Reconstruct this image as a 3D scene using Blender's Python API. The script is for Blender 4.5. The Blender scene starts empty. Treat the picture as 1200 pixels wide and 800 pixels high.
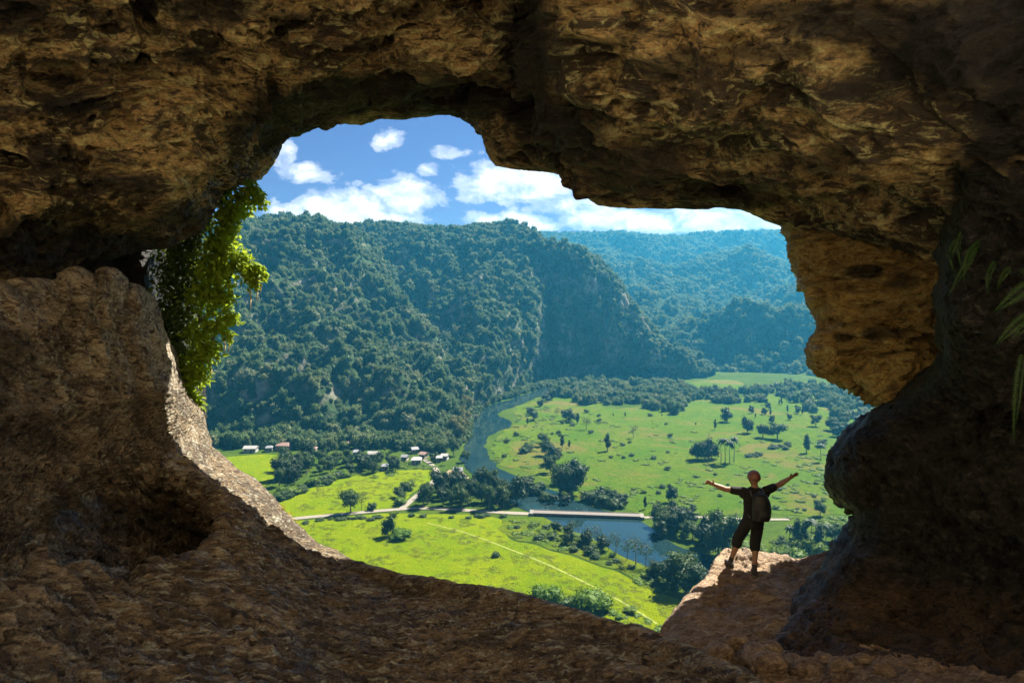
import bpy, bmesh, math, random
import numpy as np
from mathutils import Vector, Matrix
from mathutils.geometry import tessellate_polygon
R = math.radians
rng = np.random.default_rng(7)
random.seed(7)
C = bpy.context.scene.collection
SC = bpy.context.scene

# ------------------------------------------------------------------ camera, world, sun, exposure
CAMZ = 100.0                                    # metres above the valley floor
PITCH = math.atan(50 / 800)
cam = bpy.data.cameras.new('camera'); cam.lens = 24; cam.sensor_width = 36
cam.clip_start = 0.05; cam.clip_end = 20000
camo = bpy.data.objects.new('camera', cam); C.objects.link(camo)
camo.location = (0, 0, CAMZ); camo.rotation_euler = (math.pi / 2 - PITCH, 0, 0)
SC.camera = camo

SUN_AZ, SUN_EL = R(47), R(51)                   # azimuth measured from +Y towards +X
SUN_DIR = Vector((math.sin(SUN_AZ) * math.cos(SUN_EL), math.cos(SUN_AZ) * math.cos(SUN_EL), math.sin(SUN_EL)))
sun = bpy.data.lights.new('sun', 'SUN'); sun.energy = 5.0; sun.angle = R(0.5); sun.color = (1, 0.93, 0.80)
suno = bpy.data.objects.new('sun', sun); C.objects.link(suno)
suno.rotation_euler = SUN_DIR.to_track_quat('Z', 'Y').to_euler(); suno.location = (60, 30, 300)
SKY_STRENGTH = 0.050
HAZE_DENSITY, HAZE_COLOR = 0.00015, (0.08, 0.58, 1.0)
SC.view_settings.view_transform = 'Standard'; SC.view_settings.look = 'None'
SC.view_settings.exposure = 2.1; SC.view_settings.gamma = 1; SC.view_settings.use_curve_mapping = False
SC.render.engine = 'CYCLES'
cy = SC.cycles
cy.max_bounces = 8; cy.diffuse_bounces = 5; cy.glossy_bounces = 3; cy.transmission_bounces = 4
cy.volume_bounces = 0; cy.transparent_max_bounces = 8
cy.use_denoising = True; cy.caustics_reflective = False; cy.caustics_refractive = False
cy.sample_clamp_indirect = 6

# ------------------------------------------------------------------ photograph measurements -> metres
_s, _c = math.sin(PITCH), math.cos(PITCH)
def ray(px, py):
    a, b = (px - 600) / 800, (400 - py) / 800
    return (a, _c + b * _s, b * _c - _s)
def P(px, py, d):                               # the point seen there, d metres ahead
    x, y, z = ray(px, py); t = d / y
    return (x * t, d, CAMZ + z * t)
def G(px, py, z=0.0):                           # the point of the valley floor seen there
    x, y, w = ray(px, py); t = (z - CAMZ) / w
    return (x * t, y * t, z)

# ------------------------------------------------------------------ node helpers
class NT:
    def __init__(s, tree): s.t = tree; tree.nodes.clear()
    def n(s, typ, **kw):
        nd = s.t.nodes.new(typ)
        ins = kw.pop('ins', {})
        for k, v in kw.items(): setattr(nd, k, v)
        for k, v in ins.items():
            if isinstance(v, bpy.types.NodeSocket): s.t.links.new(v, nd.inputs[k])
            else: nd.inputs[k].default_value = v
        return nd
    def math(s, op, a, b=0.0, c=0.0, clamp=False):
        nd = s.n('ShaderNodeMath', operation=op, use_clamp=clamp)
        for i, v in enumerate((a, b, c)):
            if isinstance(v, bpy.types.NodeSocket): s.t.links.new(v, nd.inputs[i])
            else: nd.inputs[i].default_value = v
        return nd.outputs[0]
    def ramp(s, fac, stops, interp='LINEAR'):
        nd = s.n('ShaderNodeValToRGB'); cr = nd.color_ramp; cr.interpolation = interp
        while len(cr.elements) < len(stops): cr.elements.new(0.5)
        for e, (p, c) in zip(cr.elements, stops):
            e.position = p
            e.color = (c, c, c, 1) if not hasattr(c, '__len__') else (*c, 1)
        s.t.links.new(fac, nd.inputs[0]); return nd.outputs[0]
    def mix(s, fac, a, b, mode='MIX'):
        nd = s.n('ShaderNodeMix', data_type='RGBA', blend_type=mode)
        for sock, v in ((nd.inputs[0], fac), (nd.inputs[6], a), (nd.inputs[7], b)):
            if isinstance(v, bpy.types.NodeSocket): s.t.links.new(v, sock)
            elif hasattr(v, '__len__'): sock.default_value = (*v, 1)[:4]
            else: sock.default_value = v
        return nd.outputs[2]
    def noise(s, vec, scale, detail=4, rough=0.55, dist=0.0):
        nd = s.n('ShaderNodeTexNoise', ins={'Scale': scale, 'Detail': detail, 'Roughness': rough, 'Distortion': dist})
        if vec is not None: s.t.links.new(vec, nd.inputs['Vector'])
        return nd.outputs['Fac']
def new_mat(name):
    m = bpy.data.materials.new(name); m.use_nodes = True
    return m, NT(m.node_tree)
def simple_mat(name, col, rough=0.8, var=0.25, scale=3.0, bump=0.0, metal=0.0):
    m, t = new_mat(name)
    co = t.n('ShaderNodeTexCoord').outputs['Object']
    nz = t.noise(co, scale, 6)
    c = t.mix(t.ramp(nz, [(0.3, 0.0), (0.7, 1.0)]), [x * (1 - var) for x in col], [min(1, x * (1 + var)) for x in col])
    b = t.n('ShaderNodeBsdfPrincipled', ins={'Base Color': c, 'Roughness': rough, 'Metallic': metal})
    if bump:
        bp = t.n('ShaderNodeBump', ins={'Strength': bump, 'Distance': 0.02, 'Height': t.noise(co, scale * 6, 5)})
        t.t.links.new(bp.outputs[0], b.inputs['Normal'])
    t.t.links.new(b.outputs[0], t.n('ShaderNodeOutputMaterial').inputs[0])
    return m

# ------------------------------------------------------------------ world: Nishita sky with cumulus
world = bpy.data.worlds.new('World'); SC.world = world; world.use_nodes = True
def build_world():
    t = NT(world.node_tree)
    sky = t.n('ShaderNodeTexSky', sky_type='NISHITA', sun_disc=False, sun_elevation=SUN_EL, sun_rotation=SUN_AZ,
              altitude=200, air_density=1.0, dust_density=0.4, ozone_density=2.2)
    skyc = t.mix(1.0, sky.outputs[0], (0.27, 0.265, 0.43), 'MULTIPLY')
    d = t.n('ShaderNodeTexCoord').outputs['Generated']
    sp = t.n('ShaderNodeSeparateXYZ', ins={0: d})
    y = t.math('MAXIMUM', sp.outputs[1], 0.05)
    u, v = t.math('DIVIDE', sp.outputs[0], y), t.math('DIVIDE', sp.outputs[2], y)
    uv = t.n('ShaderNodeCombineXYZ', ins={0: u, 1: t.math('MULTIPLY', v, 1.5), 2: 0.37}).outputs[0]
    blobs = [(398, 243, 52, 21, 1.0), (468, 232, 42, 24, 1.05), (340, 251, 44, 13, .85), (432, 256, 72, 13, .9),
             (455, 162, 19, 15, .82), (502, 200, 16, 10, .62), (610, 212, 62, 26, 1.05), (650, 216, 30, 18, .8), (575, 226, 36, 13, .8),
             (745, 258, 130, 15, .95), (610, 262, 70, 13, .95), (860, 259, 90, 15, .95), (690, 245, 90, 16, .78), (800, 248, 60, 14, .8),
             (530, 178, 46, 9, .5), (345, 204, 62, 15, .56), (360, 196, 26, 9, .62), (318, 180, 36, 20, .68), (440, 215, 90, 8, .42),
             (500, 275, 300, 9, .55)]
    dens = None
    for bx, by, rx, ry, amp in blobs:
        r = ray(bx, by); u0, v0 = r[0] / r[1], r[2] / r[1]
        e1 = t.math('MULTIPLY', t.math('SUBTRACT', u, u0), 800 / rx)
        e2 = t.math('MULTIPLY', t.math('SUBTRACT', v, v0), 800 / ry)
        q = t.math('ADD', t.math('MULTIPLY', e1, e1), t.math('MULTIPLY', e2, e2))
        g = t.math('MULTIPLY', t.math('EXPONENT', t.math('MULTIPLY', q, -0.75)), amp)
        dens = g if dens is None else t.math('MAXIMUM', dens, g)
    # other cloud banks all round the horizon and overhead, so that the sky is not only what this window shows
    wide = t.ramp(t.noise(d, 2.4, 3), [(0.50, 0.0), (0.66, 0.75)])
    side = t.math('GREATER_THAN', t.math('ABSOLUTE', u), 0.62)
    back = t.math('MAXIMUM', side, t.math('LESS_THAN', sp.outputs[1], 0.06))
    dens = t.math('MAXIMUM', dens, t.math('MULTIPLY', wide, t.math('MULTIPLY', back, t.math('GREATER_THAN', sp.outputs[2], 0.0))))
    nz = t.noise(uv, 19, 9, 0.60, 0.35)
    nz2 = t.noise(uv, 7, 4, 0.55)
    k = t.math('ADD', dens, t.math('MULTIPLY', t.math('SUBTRACT', nz, 0.5), 1.25))
    k = t.math('ADD', k, t.math('MULTIPLY', t.math('SUBTRACT', nz2, 0.5), 0.45))
    mask = t.ramp(k, [(0.35, 0.0), (0.50, 0.42), (0.78, 1.0)], 'EASE')
    up = t.n('ShaderNodeVectorMath', operation='ADD', ins={0: uv, 1: (0.010, 0.022, 0)}).outputs[0]
    nzs = t.noise(up, 19, 9, 0.60, 0.35)
    lit = t.math('ADD', t.math('MULTIPLY', t.math('SUBTRACT', nz, nzs), 3.4), 0.60, clamp=True)
    lit = t.math('ADD', lit, t.math('MULTIPLY', t.math('SUBTRACT', k, 0.9), -0.25), clamp=True)
    cc = t.mix(lit, (3.0, 3.4, 4.5), (6.9, 6.8, 6.7))
    col = t.mix(mask, skyc, cc)
    bg = t.n('ShaderNodeBackground', ins={'Color': col, 'Strength': SKY_STRENGTH})
    t.t.links.new(bg.outputs[0], t.n('ShaderNodeOutputWorld').inputs[0])
build_world()
world.cycles.sampling_method = 'MANUAL'; world.cycles.sample_map_resolution = 1024

# ------------------------------------------------------------------ numpy noise
_perm = rng.permutation(256).astype(np.int32); _perm = np.concatenate([_perm] * 3)
_grad = rng.normal(size=(256, 3)); _grad /= np.linalg.norm(_grad, axis=1, keepdims=True)
_grad = _grad.astype(np.float32)
def perlin(p):
    p = np.asarray(p, np.float32)
    i0 = np.floor(p).astype(np.int32); f = p - i0; i0 &= 255
    w = f * f * f * (f * (f * 6 - 15) + 10)
    out = 0
    for dx in (0, 1):
        wx = w[:, 0] if dx else 1 - w[:, 0]
        for dy in (0, 1):
            wy = w[:, 1] if dy else 1 - w[:, 1]
            for dz in (0, 1):
                wz = w[:, 2] if dz else 1 - w[:, 2]
                h = _perm[_perm[_perm[i0[:, 0] + dx] + i0[:, 1] + dy] + i0[:, 2] + dz]
                g = _grad[h]
                out = out + wx * wy * wz * (g[:, 0] * (f[:, 0] - dx) + g[:, 1] * (f[:, 1] - dy) + g[:, 2] * (f[:, 2] - dz))
    return out * 1.5
def fbm(p, octv=4, gain=0.5, ridged=False):
    p = np.asarray(p, np.float32); a, s, o = 1.0, 0.0, 0
    for k in range(octv):
        n = perlin(p * (2.03 ** k) + 17.3 * k)
        if ridged: n = 1 - 2.2 * np.abs(n)
        s = s + a * n; o += a; a *= gain
    return s / o

# ------------------------------------------------------------------ loft: rows of measured points -> dense grid
def catmull(y, x, xs):
    """cubic Hermite through (x, y rows) with finite-difference slopes, at xs"""
    y = np.asarray(y, float); x = np.asarray(x, float)
    m = np.zeros_like(y)
    dx = np.diff(x); sl = np.diff(y, axis=0) / dx[:, None]
    m[1:-1] = (sl[:-1] * dx[1:, None] + sl[1:] * dx[:-1, None]) / (dx[1:] + dx[:-1])[:, None]
    m[0], m[-1] = sl[0], sl[-1]
    k = np.clip(np.searchsorted(x, xs, side='right') - 1, 0, len(x) - 2)
    h = dx[k]; t = ((xs - x[k]) / h)[:, None]; h = h[:, None]
    return ((2*t**3 - 3*t**2 + 1) * y[k] + (t**3 - 2*t**2 + t) * h * m[k] + (-2*t**3 + 3*t**2) * y[k+1] + (t**3 - t**2) * h * m[k+1])
def resample(row, nu, key, linear=False):
    pts = np.array([r[:3] for r in row], float)
    kk = np.array([r[3:5] if len(r) > 4 else (r[3], 0) for r in row], float)
    st = np.abs(np.diff(kk[:, 0])) * key[0] + np.abs(np.diff(kk[:, 1])) * key[1]
    x = np.concatenate([[0], np.cumsum(np.maximum(st, 1e-3))]); x /= x[-1]
    xs = np.linspace(0, 1, nu)
    if linear: return np.stack([np.interp(xs, x, pts[:, j]) for j in range(3)], 1)
    return catmull(pts, x, xs)
def PX(lst):                                    # (px, py, d) -> x, y, z plus its two measured coordinates
    return [(*P(a, b, d), a, b) for a, b, d in lst]
def loft(rows, nu, segs, key=(1, 0), linear=()):
    rr = np.stack([resample(r, nu, key, i in linear) for i, r in enumerate(rows)])     # rows, nu, 3
    nr = len(rows)
    vs = np.concatenate([np.linspace(i, i + 1, s, endpoint=False) for i, s in enumerate(segs)] + [[nr - 1.0]])
    g = catmull(rr.reshape(nr, -1), np.arange(nr), vs).reshape(len(vs), nu, 3)
    return g, vs
def grid_normals(g):
    du = np.gradient(g, axis=1); dv = np.gradient(g, axis=0)
    n = np.cross(du, dv); n /= (np.linalg.norm(n, axis=2, keepdims=True) + 1e-9)
    return n
def mesh_from_arrays(name, verts, faces, smooth=True):
    me = bpy.data.meshes.new(name)
    verts = np.asarray(verts, np.float32); faces = np.asarray(faces, np.int32)
    me.vertices.add(len(verts)); me.vertices.foreach_set('co', verts.ravel())
    k = faces.shape[1]
    me.loops.add(faces.size); me.loops.foreach_set('vertex_index', faces.ravel())
    me.polygons.add(len(faces)); me.polygons.foreach_set('loop_start', np.arange(0, faces.size, k, dtype=np.int32))
    me.update(calc_edges=True); me.validate()
    if smooth: me.polygons.foreach_set('use_smooth', np.ones(len(me.polygons), bool))
    return me
def grid_faces(nv, nu, flip=False):
    a = np.arange(nv * nu).reshape(nv, nu)
    f = np.stack([a[:-1, :-1], a[:-1, 1:], a[1:, 1:], a[1:, :-1]], -1).reshape(-1, 4)
    return f[:, ::-1] if flip else f
def link(name, me, mat=None, parent=None, loc=None):
    o = bpy.data.objects.new(name, me); C.objects.link(o)
    if mat is not None and me is not None and not me.materials: me.materials.append(mat)
    if parent is not None: o.parent = parent
    if loc is not None: o.location = loc
    return o
def tag(o, label=None, cat=None, group=None, kind=None):
    if label: o['label'] = label
    if cat: o['category'] = cat
    if group: o['group'] = group
    if kind: o['kind'] = kind
    return o
def empty(name, loc, rz=0.0):
    o = bpy.data.objects.new(name, None); C.objects.link(o)
    o.location = loc; o.rotation_euler = (0, 0, rz); o.empty_display_size = 0.2
    return o
def copy_tree(o, parent=None):
    c = o.copy(); C.objects.link(c)
    if parent is not None: c.parent = parent
    for ch in list(o.children): copy_tree(ch, c)
    return c

# ------------------------------------------------------------------ rock
def rock_disp(p, big=0.30, mid=0.13, small=0.045, fine=0.014, aniso=(1, 1, 1), warp=0.35, pits=0.0, axis=None, ribs=False, flow=False, worn=False):
    q = p * np.array(aniso)
    if axis is not None:                        # relief drawn out along one direction
        ax = np.array(axis, float); ax /= np.linalg.norm(ax); q = q - np.outer(q @ ax, ax) * 0.6
    if worn:                                    # trodden smooth towards the middle of the cave
        kw = 1 - 0.72 * np.clip((p[:, 0] + 3.0) / 1.6, 0, 1); big, mid, small, pits = big * (0.4 + 0.6 * kw), mid * kw, small * kw, pits * kw
    if ribs:                                    # the upright part of the left wall is fluted from top to bottom
        k = (np.clip((p[:, 2] - 97.9) / 0.7, 0, 1) * np.clip((-p[:, 0] - 3.6) / 1.2, 0, 1))[:, None]; q = q * (1 - k) + k * (p * np.array([1.5, 1.5, 0.42]))
    w = np.stack([perlin(p * 0.8 + 3.1), perlin(p * 0.8 + 41.7), perlin(p * 0.8 + 77.2)], 1) * warp
    h = big * fbm((p + w) / 2.3, 3)
    h = h + mid * fbm((q + w) / 0.95, 4, 0.55, True)
    if ribs: h = h + 0.24 * k[:, 0] * fbm((p * np.array([1.3, 1.3, 0.4]) + w) / 0.8, 3, 0.5, True) + 0.25 * k[:, 0] * fbm(p / 1.6 + 5, 2)
    kf = 0.0
    if flow:                                    # water-worn bands running down the right half of the vault
        kf = np.clip((p[:, 0] - 0.3) / 1.0, 0, 1); fx = np.array([0.88, -0.12, -0.46]); fx /= np.linalg.norm(fx); r_ = p - np.outer(p @ fx, fx) * 0.84
        h = h + kf * (0.30 * fbm((r_ + w * 0.5) / 0.85 + 3, 2, 0.45, True) + 0.10 * fbm((r_ + w * 0.3) / 0.30 + 8, 3, 0.5, True))
    small = small * (1 - 0.5 * kf); fine = fine * (1 - 0.35 * kf); pits = pits * (1 - 0.62 * kf) + 1e-6
    h = h + small * fbm((q + w * 0.6) / 0.36, 4, 0.6, True)
    h = h + fine * fbm((q + w * 0.3) / 0.10, 3, 0.6, True)
    if np.max(pits) > 1e-3:
        a = np.clip((fbm((q + w) / 0.75 + 31, 3, 0.5) - 0.16) / 0.16, 0, 1); b = np.clip((fbm((q + w * .5) / 0.26 + 57, 3, 0.5) - 0.14) / 0.2, 0, 1)
        h = h - pits * (a * a * (3 - 2 * a) + 0.38 * b * b * (3 - 2 * b))
    return h
def rock_piece(name, rows, nu, segs, mat, key=(1, 0), linear=(), rim=None, rim_w=0.25, flip=None, carve=None, shade_patches=None, **dk):
    g, vs = loft(rows, nu, segs, key, linear)
    n = grid_normals(g)
    toc = np.array([0, 0, CAMZ]) - g
    a = (vs >= (rim if rim is not None else 0))
    if np.median((n[a] * toc[a]).sum(-1)) < 0: n = -n; fl = False
    else: fl = True
    if carve is not None:
        sg = np.sign((n * grid_normals(g)).sum(-1, keepdims=True)); g = carve(g.reshape(-1, 3)).reshape(g.shape); n = grid_normals(g) * sg
    p = g.reshape(-1, 3); nn = n.reshape(-1, 3)
    wt = np.ones(len(vs))
    if rim is not None: wt = rim_w + (1 - rim_w) * np.clip(np.abs(vs - rim) / 0.9, 0, 1) ** 1.2
    wt = np.repeat(wt, g.shape[1])[:, None]
    h = rock_disp(p, **dk)[:, None]
    p2 = p + nn * h * wt
    me = mesh_from_arrays(name, p2, grid_faces(g.shape[0], g.shape[1], not fl))
    if shade_patches:                                   # shade painted into the stone colour as dark patches with ragged edges
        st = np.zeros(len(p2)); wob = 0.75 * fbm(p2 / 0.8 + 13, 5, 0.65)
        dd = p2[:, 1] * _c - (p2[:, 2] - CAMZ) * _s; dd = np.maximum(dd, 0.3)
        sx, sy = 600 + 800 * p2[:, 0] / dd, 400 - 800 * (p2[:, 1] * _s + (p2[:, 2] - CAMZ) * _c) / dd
        for px, py, rx, ry, amp in shade_patches:
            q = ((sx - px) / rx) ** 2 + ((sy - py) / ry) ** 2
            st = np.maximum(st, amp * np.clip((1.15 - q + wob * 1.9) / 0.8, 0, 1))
        at = me.attributes.new('stain_and_shade', 'FLOAT', 'POINT'); at.data.foreach_set('value', st.astype(np.float32))
    o = link(name, me, mat); o['kind'] = 'structure'
    return o
def rock_mat(name, light, mid, dark, rust=(0.30, 0.10, 0.02), rust_amt=0.5, stain_and_shade=0.5, scale=1.0, bump=1.0, moss=0.0, stretch=(1, 1, 1), rot=(0, 0, 0), rough=0.55, spec=0.45, low=None, streak=(0, 0.4, -0.3), grime=0.85):
    m, t = new_mat(name)
    co = t.n('ShaderNodeTexCoord').outputs['Object']
    mp = t.n('ShaderNodeMapping', ins={'Vector': co, 'Scale': stretch, 'Rotation': rot}).outputs[0]
    def ridge(vec, sc, det, rough=0.6, dist=0.0):
        nd = t.n('ShaderNodeTexNoise', noise_type='RIDGED_MULTIFRACTAL', ins={'Vector': vec, 'Scale': sc, 'Detail': det, 'Roughness': rough, 'Distortion': dist, 'Offset': 1.0, 'Gain': 2.0})
        nd.normalize = True if hasattr(nd, 'normalize') else None
        return nd.outputs['Fac']
    n1 = t.noise(mp, 0.9 * scale, 9, 0.62, 0.6)
    n2 = t.noise(mp, 5.5 * scale, 9, 0.72, 0.9)
    n3 = t.noise(co, 26 * scale, 6, 0.65)
    c = t.mix(t.ramp(n2, [(0.36, 0.0), (0.62, 1.0)]), mid, light)
    c = t.mix(t.ramp(n1, [(0.42, 0.0), (0.60, 1.0)]), c, t.mix(0.6, c, mid))
    pale = [min(0.8, x * 1.25 + 0.05) for x in light]
    c = t.mix(t.math('MULTIPLY', t.ramp(t.noise(mp, 3.1 * scale, 9, 0.74, 1.4), [(0.54, 0.0), (0.66, 1.0)]), 0.55), c, pale)
    if low:                                        # trodden brown earth round the foot of the rock
        z = t.n('ShaderNodeSeparateXYZ', ins={0: co}).outputs[2]
        k = t.math('ADD', z, t.math('MULTIPLY', t.math('SUBTRACT', n1, 0.5), 1.6))
        c = t.mix(t.n('ShaderNodeMapRange', clamp=True, ins={0: k, 1: low[0], 2: low[1], 3: 0.0, 4: 1.0}).outputs[0], t.mix(t.ramp(n2, [(0.36, 0.0), (0.62, 1.0)]), low[3], low[2]), c)
    c = t.mix(t.math('MULTIPLY', t.ramp(t.noise(mp, 1.6 * scale, 8, 0.68, 1.1), [(0.55, 0.0), (0.66, 1.0)]), rust_amt), c, rust)
    c = t.mix(t.math('MULTIPLY', t.ramp(t.noise(mp, 1.15 * scale, 9, 0.74, 0.7), [(0.465, 0.0), (0.545, 1.0)]), stain_and_shade), c, dark)
    c = t.mix(t.math('MULTIPLY', t.ramp(t.noise(mp, 6.5 * scale, 8, 0.74, 1.0), [(0.53, 0.0), (0.64, 1.0)]), stain_and_shade * 0.8), c, dark)
    sp = t.n('ShaderNodeMapping', ins={'Vector': co, 'Scale': (0.30, 1.0, 1.0), 'Rotation': streak}).outputs[0]
    st1 = t.noise(sp, 10 * scale, 7, 0.66, 0.9)
    c = t.mix(t.math('MULTIPLY', t.ramp(st1, [(0.54, 0.0), (0.62, 1.0)]), 0.75), c, pale)
    c = t.mix(t.math('MULTIPLY', t.ramp(st1, [(0.39, 1.0), (0.48, 0.0)]), grime), c, dark)
    if moss: c = t.mix(t.math('MULTIPLY', t.ramp(t.noise(co, 2.2, 8, 0.7), [(0.55, 0.0), (0.7, 1.0)]), moss), c, (0.05, 0.075, 0.015))
    c = t.mix(t.ramp(n3, [(0.3, grime * 0.65), (0.6, 0.0)]), c, dark)
    c = t.mix(t.n('ShaderNodeAttribute', attribute_name='stain_and_shade').outputs['Fac'], c, (0.007, 0.005, 0.004))  # painted shade patches from the vertex mask darken the colour
    hgt = t.math('ADD', t.math('MULTIPLY', t.noise(mp, 12 * scale, 11, 0.72, 0.6), 1.0), t.math('MULTIPLY', ridge(mp, 7 * scale, 7, 0.6, 0.4), 0.12))
    hgt = t.math('ADD', hgt, t.math('MULTIPLY', st1, 0.9))
    hgt = t.math('ADD', hgt, t.math('MULTIPLY', t.noise(co, 70, 6, 0.65), 0.16))
    bp = t.n('ShaderNodeBump', ins={'Strength': bump, 'Distance': 0.2, 'Height': hgt})
    rg = t.ramp(t.noise(mp, 3.3 * scale, 6, 0.6), [(0.35, max(0.25, rough - 0.18)), (0.65, min(1, rough + 0.25))])
    b = t.n('ShaderNodeBsdfPrincipled', ins={'Base Color': c, 'Roughness': rg, 'Normal': bp.outputs[0]})
    b.inputs['Specular IOR Level'].default_value = spec
    t.t.links.new(b.outputs[0], t.n('ShaderNodeOutputMaterial').inputs[0])
    return m
M_ceil = rock_mat('ochre_limestone', (0.78, 0.58, 0.27), (0.52, 0.35, 0.145), (0.026, 0.017, 0.010), (0.50, 0.22, 0.05), 0.35, 0.92, 1.0, stretch=(0.62, 0.9, 1.5), rot=(0, 0.35, 0), grime=0.95)
M_floor = rock_mat('brown_cave_floor', (0.76, 0.63, 0.46), (0.56, 0.43, 0.28), (0.040, 0.025, 0.015), (0.38, 0.21, 0.09), 0.3, 0.66, 1.7, stretch=(0.7, 1.2, 1.6), grime=0.92, streak=(0, 0.55, -0.35), low=(97.5, 98.7, (0.54, 0.395, 0.225), (0.30, 0.205, 0.105)))
M_ledge = rock_mat('pale_trodden_limestone', (0.62, 0.44, 0.28), (0.46, 0.30, 0.17), (0.12, 0.07, 0.04), (0.44, 0.22, 0.09), 0.4, 0.4, 1.3, rough=0.7, grime=0.7)
M_orange = rock_mat('orange_limestone', (0.80, 0.60, 0.23), (0.80, 0.50, 0.13), (0.05, 0.024, 0.010), (0.74, 0.34, 0.05), 0.35, 0.30, 1.5, stretch=(0.8, 0.8, 1.4), grime=0.6)
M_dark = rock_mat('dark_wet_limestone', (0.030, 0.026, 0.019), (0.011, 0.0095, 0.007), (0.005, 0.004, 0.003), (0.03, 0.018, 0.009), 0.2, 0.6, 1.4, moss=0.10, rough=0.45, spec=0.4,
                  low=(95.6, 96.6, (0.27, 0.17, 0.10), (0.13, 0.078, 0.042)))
M_bounce = rock_mat('bounce_limestone', (0.74, 0.60, 0.40), (0.68, 0.52, 0.32), (0.50, 0.36, 0.20), (0.6, 0.42, 0.2), 0.3, 0.3, 0.4)  # pale rock for the added bounce surfaces behind the camera

def dlut(tab, x):
    t = np.array(tab, float); return float(np.interp(x, t[:, 0], t[:, 1]))

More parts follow.
